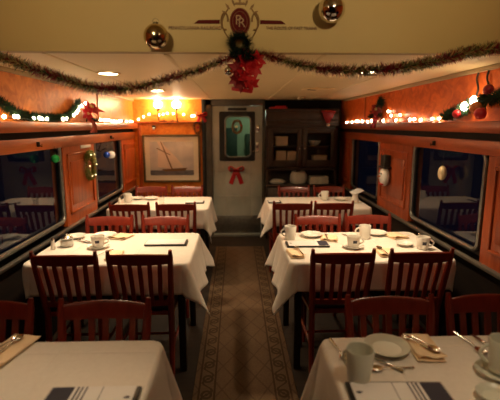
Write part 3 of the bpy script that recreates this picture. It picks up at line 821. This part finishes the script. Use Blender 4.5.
# ------------------------------------------------------------------ china cabinet
t = thing('china_cabinet', 'dark china cabinet with glass doors beside the steel door', 'cabinet', (.905, 5.80, 0), 0)
hw, dp = .492, .33
b = MB()
b.mm((-hw, 0, 0), (-hw + .03, dp, 1.80)); b.mm((hw - .03, 0, 0), (hw, dp, 1.80)); b.mm((-hw, dp - .02, 0), (hw, dp, 1.80)); b.mm((-hw, 0, 1.55), (hw, dp, 1.58)); b.mm((-hw, 0, .0), (hw, dp, .08))
b.mm((-hw, 0, .98), (hw, dp, 1.01)); b.mm((-hw, 0, 1.30), (hw, dp - .02, 1.315)); b.build('carcass', M['cab'], t)
b = MB(); b.mm((-hw - .0, -.03, 1.66), (hw, dp, 1.80), .01); b.mm((-hw, -.05, 1.78), (hw, dp, 1.815), .01); b.mm((-hw, -.045, 1.58), (hw, .02, 1.615), .008); b.mm((-hw, -.015, 1.60), (hw, .0, 1.67), .004)
b.build('cornice', M['cab'], t)
MB().mm((-hw - .0, -.05, .755), (hw, dp, .785), .006).build('counter', M['cab'], t)
for s in (-1, 1):
    x0, x1 = (-hw + .03, -.005) if s < 0 else (.005, hw - .03)
    b = MB(); b.mm((x0, -.02, 1.02), (x0 + .065, .0, 1.545), .004); b.mm((x1 - .065, -.02, 1.02), (x1, .0, 1.545), .004); b.mm((x0 + .06, -.02, 1.02), (x1 - .06, .0, 1.12), .004); b.mm((x0 + .06, -.02, 1.49), (x1 - .06, .0, 1.545), .004)
    dr = b.build('glass_door', M['cab'], t)
    MB().mm((x0 + .06, -.012, 1.11), (x1 - .06, -.008, 1.495)).build('pane', M['glass'], dr)
    MB().sphere(((x1 - .03) if s < 0 else (x0 + .03), -.03, 1.28), .011, 2).build('knob', M['alu'], dr)
    b = MB().mm((x0, -.02, .10), (x1, .0, .74), .004); b.mm((x0 + .07, -.027, .17), (x1 - .07, -.015, .67), .006)
    dr = b.build('door', M['cab'], t)
    MB().sphere(((x1 - .03) if s < 0 else (x0 + .03), -.03, .45), .011, 2).build('knob', M['alu'], dr)
CX, CY = .905, 5.80
def cbox(name, label, x, y, z, w, d_, h, m, cat='box', grp='things stored in the cabinet', lid=True):
    o = thing(name, label, cat, (x, y, z), 0, grp)
    MB().box((0, 0, h / 2), (w, d_, h), .008).build('body', m, o)
    if lid: MB().box((0, 0, h - .012), (w + .008, d_ + .008, .022), .005).build('lid', m, o)
    return o
cbox('storage_box', 'tan box on the lower cabinet shelf, beside its twin', .625, 5.92, 1.0105, .14, .16, .24, M['cardboard'], lid=False)
cbox('storage_box', 'second tan box on the lower cabinet shelf, nearer the middle', .775, 5.92, 1.0105, .13, .16, .23, M['cardboard'], lid=False)
cbox('storage_box', 'tan box on the upper cabinet shelf behind glass', .63, 5.92, 1.3155, .17, .16, .13, M['cardboard'])
cbox('storage_box', 'small tan box on the lower shelf behind the window-side glass door', 1.17, 5.92, 1.0105, .20, .14, .17, M['cardboard'])
o = MB().lathe([(.03, 0), (.05, .004), (.09, .07), (.085, .07), (.045, .01), (0, .009)], 24).build('serving_bowl', M['grey_fabric'], loc=(1.10, 5.92, 1.316)); tag(o, 'grey serving bowl on the upper shelf behind window-side glass door', 'bowl', 'things stored in the cabinet')
o = thing('canvas_bag', 'pale grey canvas bag sitting on the cabinet counter', 'bag', (.875, 5.88, .785), 0)
v = []; f = []; n = 20; prof = [(.07, 0), (.10, .01), (.115, .06), (.115, .11), (.095, .15), (.085, .165), (.06, .168)]
for r_, z in prof:
    for i in range(n):
        a = 2 * PI * i / n; w_ = 1 + .07 * math.sin(3 * a + z * 20) + .05 * math.sin(5 * a)
        v.append((1.05 * r_ * w_ * math.cos(a), .75 * r_ * w_ * math.sin(a), z + (.012 * math.sin(2 * a + 1) if z > .1 else 0)))
for k in range(len(prof) - 1):
    for i in range(n): f.append((k * n + i, k * n + (i + 1) % n, (k + 1) * n + (i + 1) % n, (k + 1) * n + i))
f += [tuple(reversed(range(n))), tuple((len(prof) - 1) * n + i for i in range(n))]
MB().raw(v, f).build('sack', M['grey_fabric'], o); MB().tube([(-.05, -.02, .16), (-.04, -.03, .195), (.0, -.03, .205), (.04, -.03, .195), (.05, -.02, .16)], .006, 6).build('strap', M['grey_fabric'], o)
for k in range(4):
    o = MB().box((0, 0, .0125), (.27 - .006 * k, .19, .025), .006).build('folded_linen', M['grey_fabric'], loc=(1.16 + .004 * (k % 2), 5.90, .785 + .0252 * k)); tag(o, ['bottom', 'second', 'third', 'top'][k] + ' cloth of the folded linen stack on the cabinet counter', 'linen', 'folded linen on the cabinet counter')
o = MB().lathe([(.05, 0), (.09, .01), (.10, .03), (.06, .06), (0, .065)], 18, Matrix.Diagonal((1.2, .8, 1, 1))).build('folded_towel', M['grey_fabric'], loc=(.58, 5.88, .785)); tag(o, 'low grey towel heap at the door end of the cabinet counter', 'towel')
o = thing('red_cloth', 'red folded runner lying on top of the cabinet', 'cloth', (.575, 5.84, 1.8155), 0)
MB().box((0, 0, .012), (.24, .14, .024), .008).build('fold', M['red'], o); MB().box((.03, -.01, .032), (.14, .10, .016), .006).build('fold', M['red'], o)
o = thing('santa_hat', 'red santa hat hanging at the cabinet corner', 'hat', (1.24, 5.7055, 1.575), 0)
MB().lathe([(.0, .035), (.018, .05), (.06, .12), (.085, .20), (.0, .201)], 18, Matrix.Diagonal((1, .35, 1, 1))).build('cone', M['red_dark'], o)
MB().sphere((0, -.005, .025), .024, 2).build('pompom', M['grey_fabric'], o)
MB().tube([(.086 * math.cos(a), .03 * math.sin(a), .20) for a in [2 * PI * i / 20 for i in range(20)]], .014, 8, True).build('brim', M['red_dark'], o)

# ------------------------------------------------------------------ greenery, tinsel, baubles
def needles(mb, path, rad, count, length, wid, weights, rng, jitter=.6):
    P = [Vector(p) for p in path]
    seg = [(P[i + 1] - P[i]).length for i in range(len(P) - 1)]; tot = sum(seg)
    for c in range(count):
        s = tot * c / count; i = 0
        while i < len(seg) - 1 and s > seg[i]: s -= seg[i]; i += 1
        u = s / seg[i]; p = P[i].lerp(P[i + 1], u); t = (P[i + 1] - P[i]).normalized()
        a = Vector((rng.gauss(0, 1), rng.gauss(0, 1), rng.gauss(0, 1))); a = (a - t * a.dot(t)).normalized()
        dirn = (a + t * rng.uniform(-jitter, jitter)).normalized()
        side = dirn.cross(t + Vector((.01, .02, .03))).normalized() * wid
        L = length * rng.uniform(.65, 1.15); b0 = p + a * rad * .2
        x = rng.random(); acc = 0
        zone = weights(c / count) if callable(weights) else weights
        for k, w_ in enumerate(zone):
            acc += w_
            if x < acc: break
        mb.mi = k
        tip = b0 + dirn * L
        mid = b0 + dirn * L * .5 + t.cross(dirn) * wid * .4
        mb.bm_add(b0, mid, tip, side)
    return mb
def bm_add(s, b0, mid, tip, side):
    v = [s.bm.verts.new(q) for q in (b0 - side * .6, b0 + side * .6, mid + side, mid - side, tip)]
    for f in ((v[0], v[1], v[2], v[3]), (v[3], v[2], v[4])):
        fc_ = s.bm.faces.new(f); fc_.material_index = s.mi
MB.bm_add = bm_add

def clamp(o, base, xmin=-9, xmax=9, ymax=99, zmin=-9):
    for v in o.data.vertices:
        v.co.x = min(max(v.co.x, xmin - base[0]), xmax - base[0]); v.co.y = min(v.co.y, ymax - base[1]); v.co.z = max(v.co.z, zmin - base[2])
    return o

def smooth_path(pts, n=60):
    P = [Vector(p) for p in pts]; out = []
    m_ = len(P) - 1
    for i in range(n + 1):
        x = m_ * i / n; k = min(int(x), m_ - 1); u = x - k
        p0, p1, p2, p3 = P[max(k - 1, 0)], P[k], P[k + 1], P[min(k + 2, m_)]
        out.append(.5 * ((2 * p1) + (p2 - p0) * u + (2 * p0 - 5 * p1 + 4 * p2 - p3) * u * u + (3 * p1 - p0 - 3 * p2 + p3) * u ** 3))
    return out

GY = 2.105
def gp(l): return smooth_path([(x * 1.074, GY, 1.6 + (z - 1.6) * 1.074) for x, z in l], 80)
tinsel_m = [M['red_dark'], M['green'], M['olive'], M['gold']]
def tinsel(name, label, path, seed):
    rg = random.Random(seed)
    t = thing(name, label, 'garland', tuple(path[0]), 0, 'tinsel swags on the header')
    b_ = MB(); needles(b_, [p - path[0] for p in path], .010, 5200, .040, .0030, lambda u: (.72, .05, .13, .10) if math.sin(u * 31 + seed) > .25 else (.25, .14, .36, .25), rg)
    clamp(b_.build('tinsel', tinsel_m, t, smooth=0), path[0], ymax=YH - .001)
    MB().tube([p - path[0] for p in path], .004, 6).build('cord', M['green_dark'], t)
    return t
tinsel('tinsel_garland', 'red and green tinsel swag from the emblem to the picture side', gp([(-1.30, 1.99), (-1.16, 1.94), (-1.034, 1.894), (-.908, 1.848), (-.781, 1.806), (-.673, 1.772), (-.563, 1.759), (-.43, 1.768), (-.317, 1.799), (-.182, 1.838), (-.047, 1.886), (.012, 1.915)]), 3)
tinsel('tinsel_garland', 'red and green tinsel swag from the emblem to the cabinet side', gp([(.028, 1.915), (.154, 1.904), (.267, 1.870), (.403, 1.849), (.518, 1.841), (.632, 1.846), (.746, 1.855), (.928, 1.891), (1.063, 1.926), (1.191, 1.944), (1.35, 1.97)]), 5)

def ring_path(c, rx, rz, n=40, y=0): return [Vector((c[0] + rx * math.cos(2 * PI * i / n), c[1] + y, c[2] + rz * math.sin(2 * PI * i / n))) for i in range(n + 1)]

def poinsettia(parent, c, r, face, m, rg, n=7, name='poinsettia', centre=True, lf=.22):
    """flower of pointed petals facing direction `face`, centred at c (local)"""
    fz = Vector(face).normalized(); q = fz.to_track_quat('Z', 'Y').to_matrix().to_4x4()
    b_ = MB()
    for ring, (rr2, lift, cnt) in enumerate(((r, lf, n), (r * .68, lf * 1.7, n - 1))):
        for k in range(cnt):
            a = 2 * PI * (k + .5 * ring + rg.uniform(-.15, .15)) / cnt; L = rr2 * rg.uniform(.85, 1.1); w_ = L * .28
            vv = [(0, 0, 0), (w_, L * .5, L * lift * .5), (0, L * .5, L * lift * .35), (-w_, L * .5, L * lift * .5), (0, L, L * lift * .8), (0, 0, -.003), (0, L * .5, L * lift * .35 - .003)]
            b_.raw(vv, [(0, 1, 2), (0, 2, 3), (1, 4, 2), (2, 4, 3), (5, 6, 1), (5, 3, 6), (6, 4, 1), (6, 3, 4)], Matrix.Translation(c) @ q @ Matrix.Rotation(a, 4, 'Z'))
    o = b_.build(name, m, parent, smooth=0)
    if not centre: return o
    b_ = MB()
    for k in range(5): b_.sphere(Vector(c) + q @ Vector((.12 * r * math.cos(k * 1.26), .12 * r * math.sin(k * 1.26), .22 * r)), r * .07, 1)
    b_.build('flower_centre', M['gold'], o)
    return o

def bow(parent_or_none, c, w, m, name='ribbon_bow', label=None, tail=1.0):
    t = thing(name, label, 'bow', c, 0) if parent_or_none is None else parent_or_none
    off = Vector((0, 0, 0)) if parent_or_none is None else Vector(c)
    for s in (-1, 1):
        p = [off + Vector((s * w * .5 * x, -.012 - .02 * math.sin(PI * i / 10), w * .42 * z)) for i, (x, z) in enumerate([(0, 0), (.35, .35), (.75, .62), (1, .5), (1.02, .2), (.95, -.05), (.7, -.1), (.4, -.04), (.1, -.01)])]
        MB().tube(smooth_path(p, 24), w * .19, 8, sx=.22, up=(0, 1, 0)).build('loop', m, t)
        p = [off + Vector((s * w * (.04 + .36 * u), -.012 - .012 * math.sin(u * 5), -w * .95 * tail * u)) for u in (0, .3, .6, 1)]
        MB().tube(smooth_path(p, 14), [w * .15] * 15, 8, sx=.14, up=(1, 0, 0)).build('tail', m, t)
    MB().sphere(off + Vector((0, -.022, 0)), w * .11, 2).build('knot', m, t)
    return t

# centre piece on the header
rg = random.Random(11)
t = thing('christmas_swag', 'small dark green wreath with red poinsettias under the emblem', 'wreath', (.018, YH - .036, 1.982), 0)
b = MB(); needles(b, ring_path((0, 0, .004), .038, .038), .01, 900, .032, .0034, (1.,), rg); b.build('wreath_ring', [M['green_dark']], t, smooth=0)
b = MB(); needles(b, [Vector((-.03, -.01, -.045)), Vector((.02, -.03, -.06)), Vector((.065, -.03, -.05))], .012, 520, .042, .004, (1.,), rg); b.build('pine_sprig', [M['green_dark']], t, smooth=0)
for cx_, cz_, r_ in ((.03, -.085, .06), (-.01, -.12, .055), (.075, -.115, .045), (.035, -.15, .06), (.085, -.075, .045), (-.015, -.165, .04), (.06, -.19, .045), (.012, -.19, .04)):
    poinsettia(t, (cx_, -.02, cz_), r_, (rg.uniform(-.5, .5), -1, rg.uniform(-.5, .3)), M['red'] if r_ != .055 and r_ != .04 else M['red_dark'], rg, 6, 'poinsettia', False, .5)  # darker red blossoms mixed in, putting shade into the cluster's colour
MB().box((.012, -.01, -.215), (.105, .02, .018), .006, Matrix.Rotation(R(8), 4, 'Y')).build('ribbon', M['red'], t)

def bauble(label, c, r, m, group='baubles', squash=1.):
    t = thing('bauble', label, 'bauble', c, 0, group)
    MB().sphere((0, 0, 0), r, 4, (1, 1, squash)).build('ball', m, t)
    MB().lathe([(r * .2, r * squash * .97), (r * .2, r * squash * 1.1), (0, r * squash * 1.12)], 14).build('cap', M['frame'], t)
    MB().tube([(.012 * r / .05 * math.cos(a), 0, r * squash * 1.15 + .012 * r / .05 * math.sin(a)) for a in [2 * PI * i / 12 for i in range(12)]], .0012, 6, True).build('hook', M['frame'], t)
    return t
bauble('mirrored gold bauble hanging on the header beside the lettering', (-.372, YH - .064, 2.008), .058, M['gold_ball'])
bauble('mirrored silver bauble hanging on the header near the top edge', (.452, YH - .066, 2.135), .062, M['silver_ball'])
bauble('small silver bauble beside the red poinsettias', (-.034, GY - .03, 1.852), .020, M['silver_ball'])

# ---- shelf greenery and string lights
def pine(name, label, pts, seed, count=1500, length=.055, mats=None, w=(.6, .4)):
    path = smooth_path(pts, 60); rg_ = random.Random(seed)
    t = thing(name, label, 'garland', tuple(path[0]), 0, 'pine garlands on the ledges')
    b_ = MB(); needles(b_, [p - path[0] for p in path], .012, count, length, .0022, w, rg_); clamp(b_.build('needles', mats or [M['green_dark'], M['green']], t, smooth=0), path[0], XL + .002, XR - .002, YE - .002, LED1 + .001)
    MB().tube([p - path[0] for p in path], .006, 6).build('stem', M['green_dark'], t)
    return t
XLg = XL + .032
pine('pine_garland', 'green pine garland sagging along the picture-side ledge', [(XLg, 2.35, 1.80), (XLg, 2.60, 1.725), (XLg, 2.82, 1.665), (XLg, 3.15, 1.648), (XLg, 3.50, 1.66), (XLg, 3.72, 1.73), (XLg, 3.86, 1.81)], 21, 2600, .045)
pine('pine_garland', 'thin green pine spray beyond the red flower on the picture-side ledge', [(XLg, 4.05, 1.72), (XLg, 4.2, 1.66), (XLg, 4.5, 1.645), (XLg, 5.4, 1.645)], 22, 600, .022)
XRg = XR - .05
pine('pine_garland', 'green pine garland with ornaments at the near cabinet-side ledge', [(XRg, 2.98, 1.66), (XRg, 2.80, 1.69), (XRg, 2.62, 1.725), (XRg, 2.45, 1.75), (XRg, 2.2, 1.76)], 23, 1500)
pine('pine_garland', 'dark green pine sprig behind the ribbon on the cabinet-side ledge', [(XRg, 4.62, 1.68), (XRg, 4.5, 1.75), (XRg, 4.36, 1.80), (XRg, 4.28, 1.84)], 24, 420, .05, [M['green_dark']], (1.,))

def string_lights(label, pts, r=.0105, wire=True):
    t = thing('string_lights', label, 'lights', tuple(pts[0]), 0, 'white string lights')
    o = Vector(pts[0]); P = [Vector(p) - o for p in pts]
    MB().tube(smooth_path(P, len(P) * 3), .0025, 6).build('wire', M['green_dark'], t)
    me = None
    for p in P:
        if me is None:
            b_ = MB().sphere((0, 0, 0), r, 2, (1, 1, 1.2)).build('bulb', M['bulb'], t, loc=p + Vector((0, 0, r * .9))); me = b_
        else:
            c = me.copy(); col.objects.link(c); c.parent = t; c.location = p + Vector((0, 0, r * .9))
    return t
zl = LED1 + .004
r2 = random.Random(5)
def lpts(x, ys, dz): return [(x + r2.uniform(-.012, .012), y, zl + r2.uniform(0, .012) + dz(y)) for y in ys]
lift = lambda y: max(0, .14 - abs(y - 3.90) * .36) + .004 if y < 3.95 else .004
ys = [2.55, 2.66, 2.70, 2.94, 2.98, 3.02, 3.12, 3.40, 3.44, 3.49, 3.62, 3.68, 3.74, 3.80, 3.86, 3.90, 4.35, 4.45, 4.55, 4.60, 4.66, 4.82, 4.92, 5.05, 5.15, 5.35, 5.5, 5.65]
string_lights('white lights running along the picture-side ledge', lpts(XL + .062, ys, lift))
pe = [(-1.34, YE - .04, 1.665), (-1.27, YE - .05, 1.70), (-1.19, YE - .05, 1.735), (-1.06, YE - .05, 1.725), (-1.00, YE - .05, 1.735), (-.93, YE - .13, 1.745), (-.86, YE - .05, 1.745), (-.72, YE - .05, 1.735), (-.61, YE - .05, 1.71), (-.58, YE - .05, 1.715)]
string_lights('white lights strung below the sconce on the end wall', pe)
ys = [5.75, 5.50, 5.30, 5.16, 5.02, 4.78, 4.66, 4.28, 4.20, 4.08, 3.96, 3.84, 3.66, 3.52, 3.40, 3.22, 3.10]
string_lights('white lights running along the cabinet-side ledge', lpts(XR - .022, ys, lambda y: (.085 if 4.18 < y < 4.24 else .05 if 4.05 < y < 4.15 else .045 if 3.8 < y < 3.9 else 0)))
string_lights('two large white bulbs in the near cabinet-side garland', [(XRg - .02, 2.68, 1.695), (XRg - .02, 2.58, 1.725)], .024)
string_lights('single white bulb high on the wall by the hanging cables', [(XR - .03, 2.62, 1.955)], .012)

rg = random.Random(31)
# poinsettia on the picture-side ledge
t = thing('poinsettia_spray', 'red silk poinsettia with dangling pink ribbon on the picture-side ledge', 'flower', (XL + .03, 4.02, 1.63), 0)
MB().tube([(0, 0, 0), (.02, .02, .08), (.03, .03, .13)], .006, 6).build('stem', M['green'], t)
poinsettia(t, (.035, .03, .12), .13, (.55, -.3, .8), M['red'], rg, 6)
poinsettia(t, (.03, -.06, .07), .08, (1, -.6, .2), M['red'], rg, 6)
for k in range(3): MB().tube(smooth_path([(.02, .02 * k, .03), (.05, .03 * k, -.0), (.055, .035 * k + .02, -.05), (.05, .03 * k + .05 * (k - 1), -.10)], 12), .009, 6, sx=.15, up=(1, 0, 0)).build('ribbon', mat('pink_ribbon', (.50, .12, .08), .5) if k == 0 else bpy.data.materials['pink_ribbon'], t)
# ribbon figure on the cabinet-side ledge
t = thing('ribbon_spray', 'red ribbon and green leaf spray with dangling tails on the cabinet-side ledge', 'decoration', (XR - .03, 4.42, 1.63), 0)
for k in range(3): MB().tube(smooth_path([(0, .05 * k, .20 - .03 * k), (-.02, .03 * k, .10), (-.04, -.01 * k, .02), (-.05, .03 * k, -.06)], 14), .022, 8, sx=.15, up=(1, 0, 0)).build('ribbon', M['red_dark'], t)
poinsettia(t, (-.04, -.05, .13), .085, (-1, -.6, .1), M['red_dark'], rg, 6)
b = MB(); needles(b, [Vector((0, -.02, .05)), Vector((-.02, -.05, .15)), Vector((-.02, -.12, .24))], .01, 260, .05, .004, (1.,), rg); b.build('leaves', [M['green_dark']], t, smooth=0)
# end-wall corner: small wreath with red bow
t = thing('wreath', 'small green wreath with red bow beside the door post', 'wreath', (-.535, YE - .035, 1.565), 0)
b = MB(); needles(b, ring_path((0, 0, 0), .045, .08), .01, 600, .035, .0025, (1.,), rg); b.build('wreath_ring', [M['green_dark']], t, smooth=0)
MB().sphere((.01, -.04, .0), .016, 2).build('berry', M['red'], t)
bow(None, (-.475, YE - .045, 1.735), .14, M['red'], 'ribbon_bow', 'red ribbon bow above the small green wreath', .7)
# door bow and wreath
bow(None, (.0, YE + .026, .965), .20, M['red'], 'ribbon_bow', 'large red ribbon bow on the steel door below its window', 1.05)
t = thing('wreath', 'brown twig wreath hanging in the steel door window', 'wreath', (.015, YE + .035, 1.575), 0)
for k in range(4): MB().tube([(.062 * math.cos(a) + .006 * math.sin(7 * a + k), -.006 * k + .006 * math.cos(5 * a + k), .085 * math.sin(a) + .006 * math.cos(6 * a + k * 2)) for a in [2 * PI * i / 40 for i in range(40)]], .013, 6, True).build('twig', M['brown_paint'], t)
MB().sphere((-.01, -.03, .0), .018, 2).build('berry', M['gold'], t); MB().sphere((.055, -.03, .02), .014, 2).build('berry', M['red'], t)
# pillar tinsel wreath and sign (picture side)
t = thing('wreath', 'yellow-green tinsel wreath on the picture-side pillar', 'wreath', (XL + .03, 4.045, 1.225), 0)
rp = [Vector((0, .095 * math.cos(2 * PI * i / 40), .115 * math.sin(2 * PI * i / 40))) for i in range(41)]
b = MB(); needles(b, rp, .01, 1300, .042, .003, (.30, .55, .15), rg); b.build('wreath_ring', [M['tinsel_green'], M['olive'], M['gold']], t, smooth=0)
for k in range(6):
    a = k * 1.05; MB().sphere((.03, .095 * math.cos(a), .115 * math.sin(a)), .006, 2).build('fairy_light', M['fairy'], t)
t = thing('wall_plaque', 'small white plaque above the tinsel wreath', 'plaque', (XL + .001, 4.03, 1.388), 0)
MB().mm((0, -.13, 0), (.008, .13, .030), .003).build('plate', M['porcelain'], t)
# snowman plaque with black hat (cabinet-side pillar)
t = thing('snowman_ornament', 'white snowman ornament with tall black hat on the cabinet-side pillar', 'ornament', (XR - .045, 4.12, 1.0), 0)
MB().sphere((0, 0, .095), .10, 3, (.42, .95, 1.0)).build('face', M['white_ball'], t)
MB().box((.005, 0, .245), (.065, .12, .13), .006).build('hat', M['black'], t); MB().box((.0, 0, .188), (.085, .17, .018), .005).build('brim', M['black'], t)
MB().tube([(-.035, 0, .10), (-.075, -.01, .094)], [.009, .002], 8).build('nose', M['orange_ball'], t)
for s in (-1, 1): MB().sphere((-.040, s * .026, .125), .008, 1).build('eye', M['black'], t)
MB().box((-.015, .0, .02), (.05, .09, .014), .004).build('scarf', M['red'], t)
# window ornaments
def hung(label, c, r, m, top, squash=1.):
    t = bauble(label, c, r, m, 'window ornaments', squash)
    MB().tube([(0, 0, r * squash * 1.3), (0, 0, top - c[2])], .0012, 6).build('thread', M['cable'], t)
    return t
hung('round green bauble hanging in the middle picture-side window', (XL + .035, 3.27, 1.345), .033, M['green_ball'], WTOP + .02)
hung('pearl white bauble hanging in the far picture-side window', (XL + .035, 4.72, 1.275), .042, M['white_ball'], WTOP + .02)
hung('blue bauble beside the pearl one in the far picture-side window', (XL + .035, 4.56, 1.285), .036, M['blue_ball'], WTOP + .02)
t = hung('long gold ornament hanging in the middle cabinet-side window', (XR - .035, 2.97, 1.259), .030, mat('pale_gold', (.70, .56, .34), .3, .5), WTOP + .02, 1.75)
for (x, y, z, r_, m, lab) in ((XRg - .05, 2.50, 1.70, .036, 'orange_ball', 'orange bauble in the near cabinet-side garland'), (XRg - .04, 2.735, 1.672, .026, 'red', 'red bauble in the near cabinet-side garland'), (XRg - .06, 2.43, 1.665, .034, 'red', 'larger red bauble at the near end of the cabinet-side garland'), (XRg - .02, 2.44, 1.80, .03, 'red_dark', 'dark red bauble above the cabinet-side garland')):
    bauble(lab, (x, y, z), r_, M[m], 'garland baubles')
# hooks on the fascias, cables
for k, (X, s, y, lab) in enumerate(((XL, 1, 3.04, 'small dark hook above the middle picture-side window'), (XL, 1, 4.80, 'small dark hook above the far picture-side window'), (XR, -1, 3.16, 'small dark hook above the middle cabinet-side window'))):
    o = MB().mm((0, -.009, 0), (s * .022, .009, .035), .004); o.tube([(s * .02, 0, .01), (s * .035, 0, .0), (s * .035, 0, .018)], .004, 6)
    o = o.build('hook', M['iron'], loc=(X + s * .012, y, 1.448)); tag(o, lab, 'hook', 'hooks on the window fascias')
for y, lab in ((2.66, 'dark cable hanging down the cabinet-side wall, farther one'), (2.55, 'dark cable hanging down the cabinet-side wall, nearer one')):
    p = smooth_path([(XR - .012, y, ZC - .03), (XR - .012, y + .012, 1.88), (XR - .012, y - .012, 1.82), (XR - .014, y + .002, 1.76), (XR - .02, y - .02, 1.66)], 24)
    o = MB().tube([q - p[-1] for q in p], .006, 8).build('cable', M['cable'], loc=p[-1]); tag(o, lab, 'cable', 'hanging cables')

# ------------------------------------------------------------------ ceiling fittings and lamps
def downlight(label, x, y, z=ZC, lit=True, r=.062):
    t = thing('downlight', label, 'lamp', (x, y, z), 0, 'round ceiling downlights')
    MB().lathe([(r, 0), (r + .022, -.002), (r + .020, -.008), (r + .002, -.010), (r, -.004)], 32, cap=False).build('trim_ring', M['ceiling'], t)
    MB().lathe([(0, -.006), (r * .99, -.006), (r * .99, -.001), (0, -.001)], 32).build('lens', M['lamp'] if lit else M['porcelain'], t)
    return t
WARM = (1., .73, .45)
def spot(x, y, z, p, ang, rad=.06, blend=.6, colr=WARM, tx=0, ty=0):
    l = bpy.data.lights.new('downlight_or_fill_beam', 'SPOT'); l.energy = p; l.spot_size = R(ang); l.spot_blend = blend; l.shadow_soft_size = rad; l.color = colr  # beams of the downlights, and of fill lamps added without a seen source
    o = bpy.data.objects.new('downlight_or_fill_beam', l); col.objects.link(o); o.location = (x, y, z); o.rotation_euler = (tx, ty, 0)
    return o
downlight('lit downlight over the sugar-jar table', -.866, 2.99); spot(-.866, 2.99, ZC - .02, 84, 112, blend=.9)
downlight('lit downlight over the three-mug table', .884, 2.86); spot(.884, 2.86, ZC - .02, 74, 112, blend=.9)
downlight('lit downlight over the sailboat table', -.80, 4.45); spot(-.80, 4.45, ZC - .02, 66, 124, blend=.9)
t = thing('ceiling_vent', 'unlit dark-edged ceiling vent near the cabinet table', 'vent', (.80, 4.20, ZC), 0)
MB().box((0, 0, -.006), (.30, .16, .012), .004).build('frame', M['ceiling'], t); MB().box((-.06, .0, -.013), (.10, .03, .006), .002, Matrix.Rotation(R(35), 4, 'Z')).build('latch', M['iron'], t)
t = thing('smoke_detector', 'small round detector on the ceiling before the cabinet', 'detector', (.83, 5.45, ZC), 0)
MB().lathe([(.05, 0), (.05, -.02), (.035, -.032), (0, -.033)], 24).build('body', M['tan_trim'], t); MB().lathe([(.01, -.033), (.008, -.045), (0, -.046)], 12).build('sensor', M['iron'], t)
downlight('added unseen downlight over the almost bare front table', -.75, .95, ZN); spot(-.75, .75, ZN - .02, 37, 66, blend=.7)  # out-of-view lamp added to light the bare near table
downlight('added unseen downlight over the front table with green mugs', .80, .75, ZN); spot(.80, .70, ZN - .02, 28, 66, blend=.7)  # likewise added above the frame, for the table with the mugs
spot(.80, 4.20, ZC - .03, 34, 120, blend=.9)  # fill beam added below the unlit vent to brighten the cabinet table
for sx in (-.62, .72):  # unseen lamps added to brighten the header board
    t = thing('header_fill_lamp', 'small added spot lamp, out of view, turned to the header, on the %s side' % ('picture' if sx < 0 else 'cabinet'), 'lamp', (sx, .55, ZN), 0, 'added spot lamps facing the header')
    MB().lathe([(.03, 0), (.03, -.015), (0, -.016)], 20).build('base', M['iron'], t)
    MB().tube([(0, 0, -.014), (0, 0, -.06), (0, .02, -.075)], .006, 8).build('stem', M['iron'], t)
    MB().lathe([(.0, 0), (.028, .004), (.034, .07), (.030, .07), (.024, .01), (0, .008)], 20, Matrix.Translation((0, .01, -.085)) @ Matrix.Rotation(R(-90), 4, 'X')).build('shade', M['iron'], t)
    spot(sx, .65, ZN - .09, 34, 84, .03, 1., (1., .76, .40), R(93))
def point(name, loc, p, c=WARM, rad=.05):
    l = bpy.data.lights.new(name, 'POINT'); l.energy = p; l.color = c; l.shadow_soft_size = rad
    o = bpy.data.objects.new(name, l); col.objects.link(o); o.location = loc
    return o
point('vestibule_lamp', (.3, 6.75, 1.8), 5, (.75, 1., .72), .08)

# ------------------------------------------------------------------ world, camera, view
w = bpy.data.worlds.new('night'); sc.world = w; w.use_nodes = True
bg = w.node_tree.nodes['Background']; bg.inputs['Color'].default_value = (.012, .015, .036, 1); bg.inputs['Strength'].default_value = .16
cam = bpy.data.cameras.new('camera'); co = bpy.data.objects.new('camera', cam); col.objects.link(co)
co.location = (0, 0, 1.6); co.rotation_euler = (R(90 - 10.1247), 0, R(-1.8794))
cam.sensor_width = 36; cam.lens = 420 / 500 * 36; cam.clip_start = .02
cam.dof.use_dof = True; cam.dof.focus_distance = 2.7; cam.dof.aperture_fstop = 2.0
sc.camera = co
vs = sc.view_settings
sc.display_settings.display_device = 'sRGB'
vs.view_transform = 'Standard'; vs.look = 'None'; vs.exposure = .12; vs.gamma = 1; vs.use_curve_mapping = False
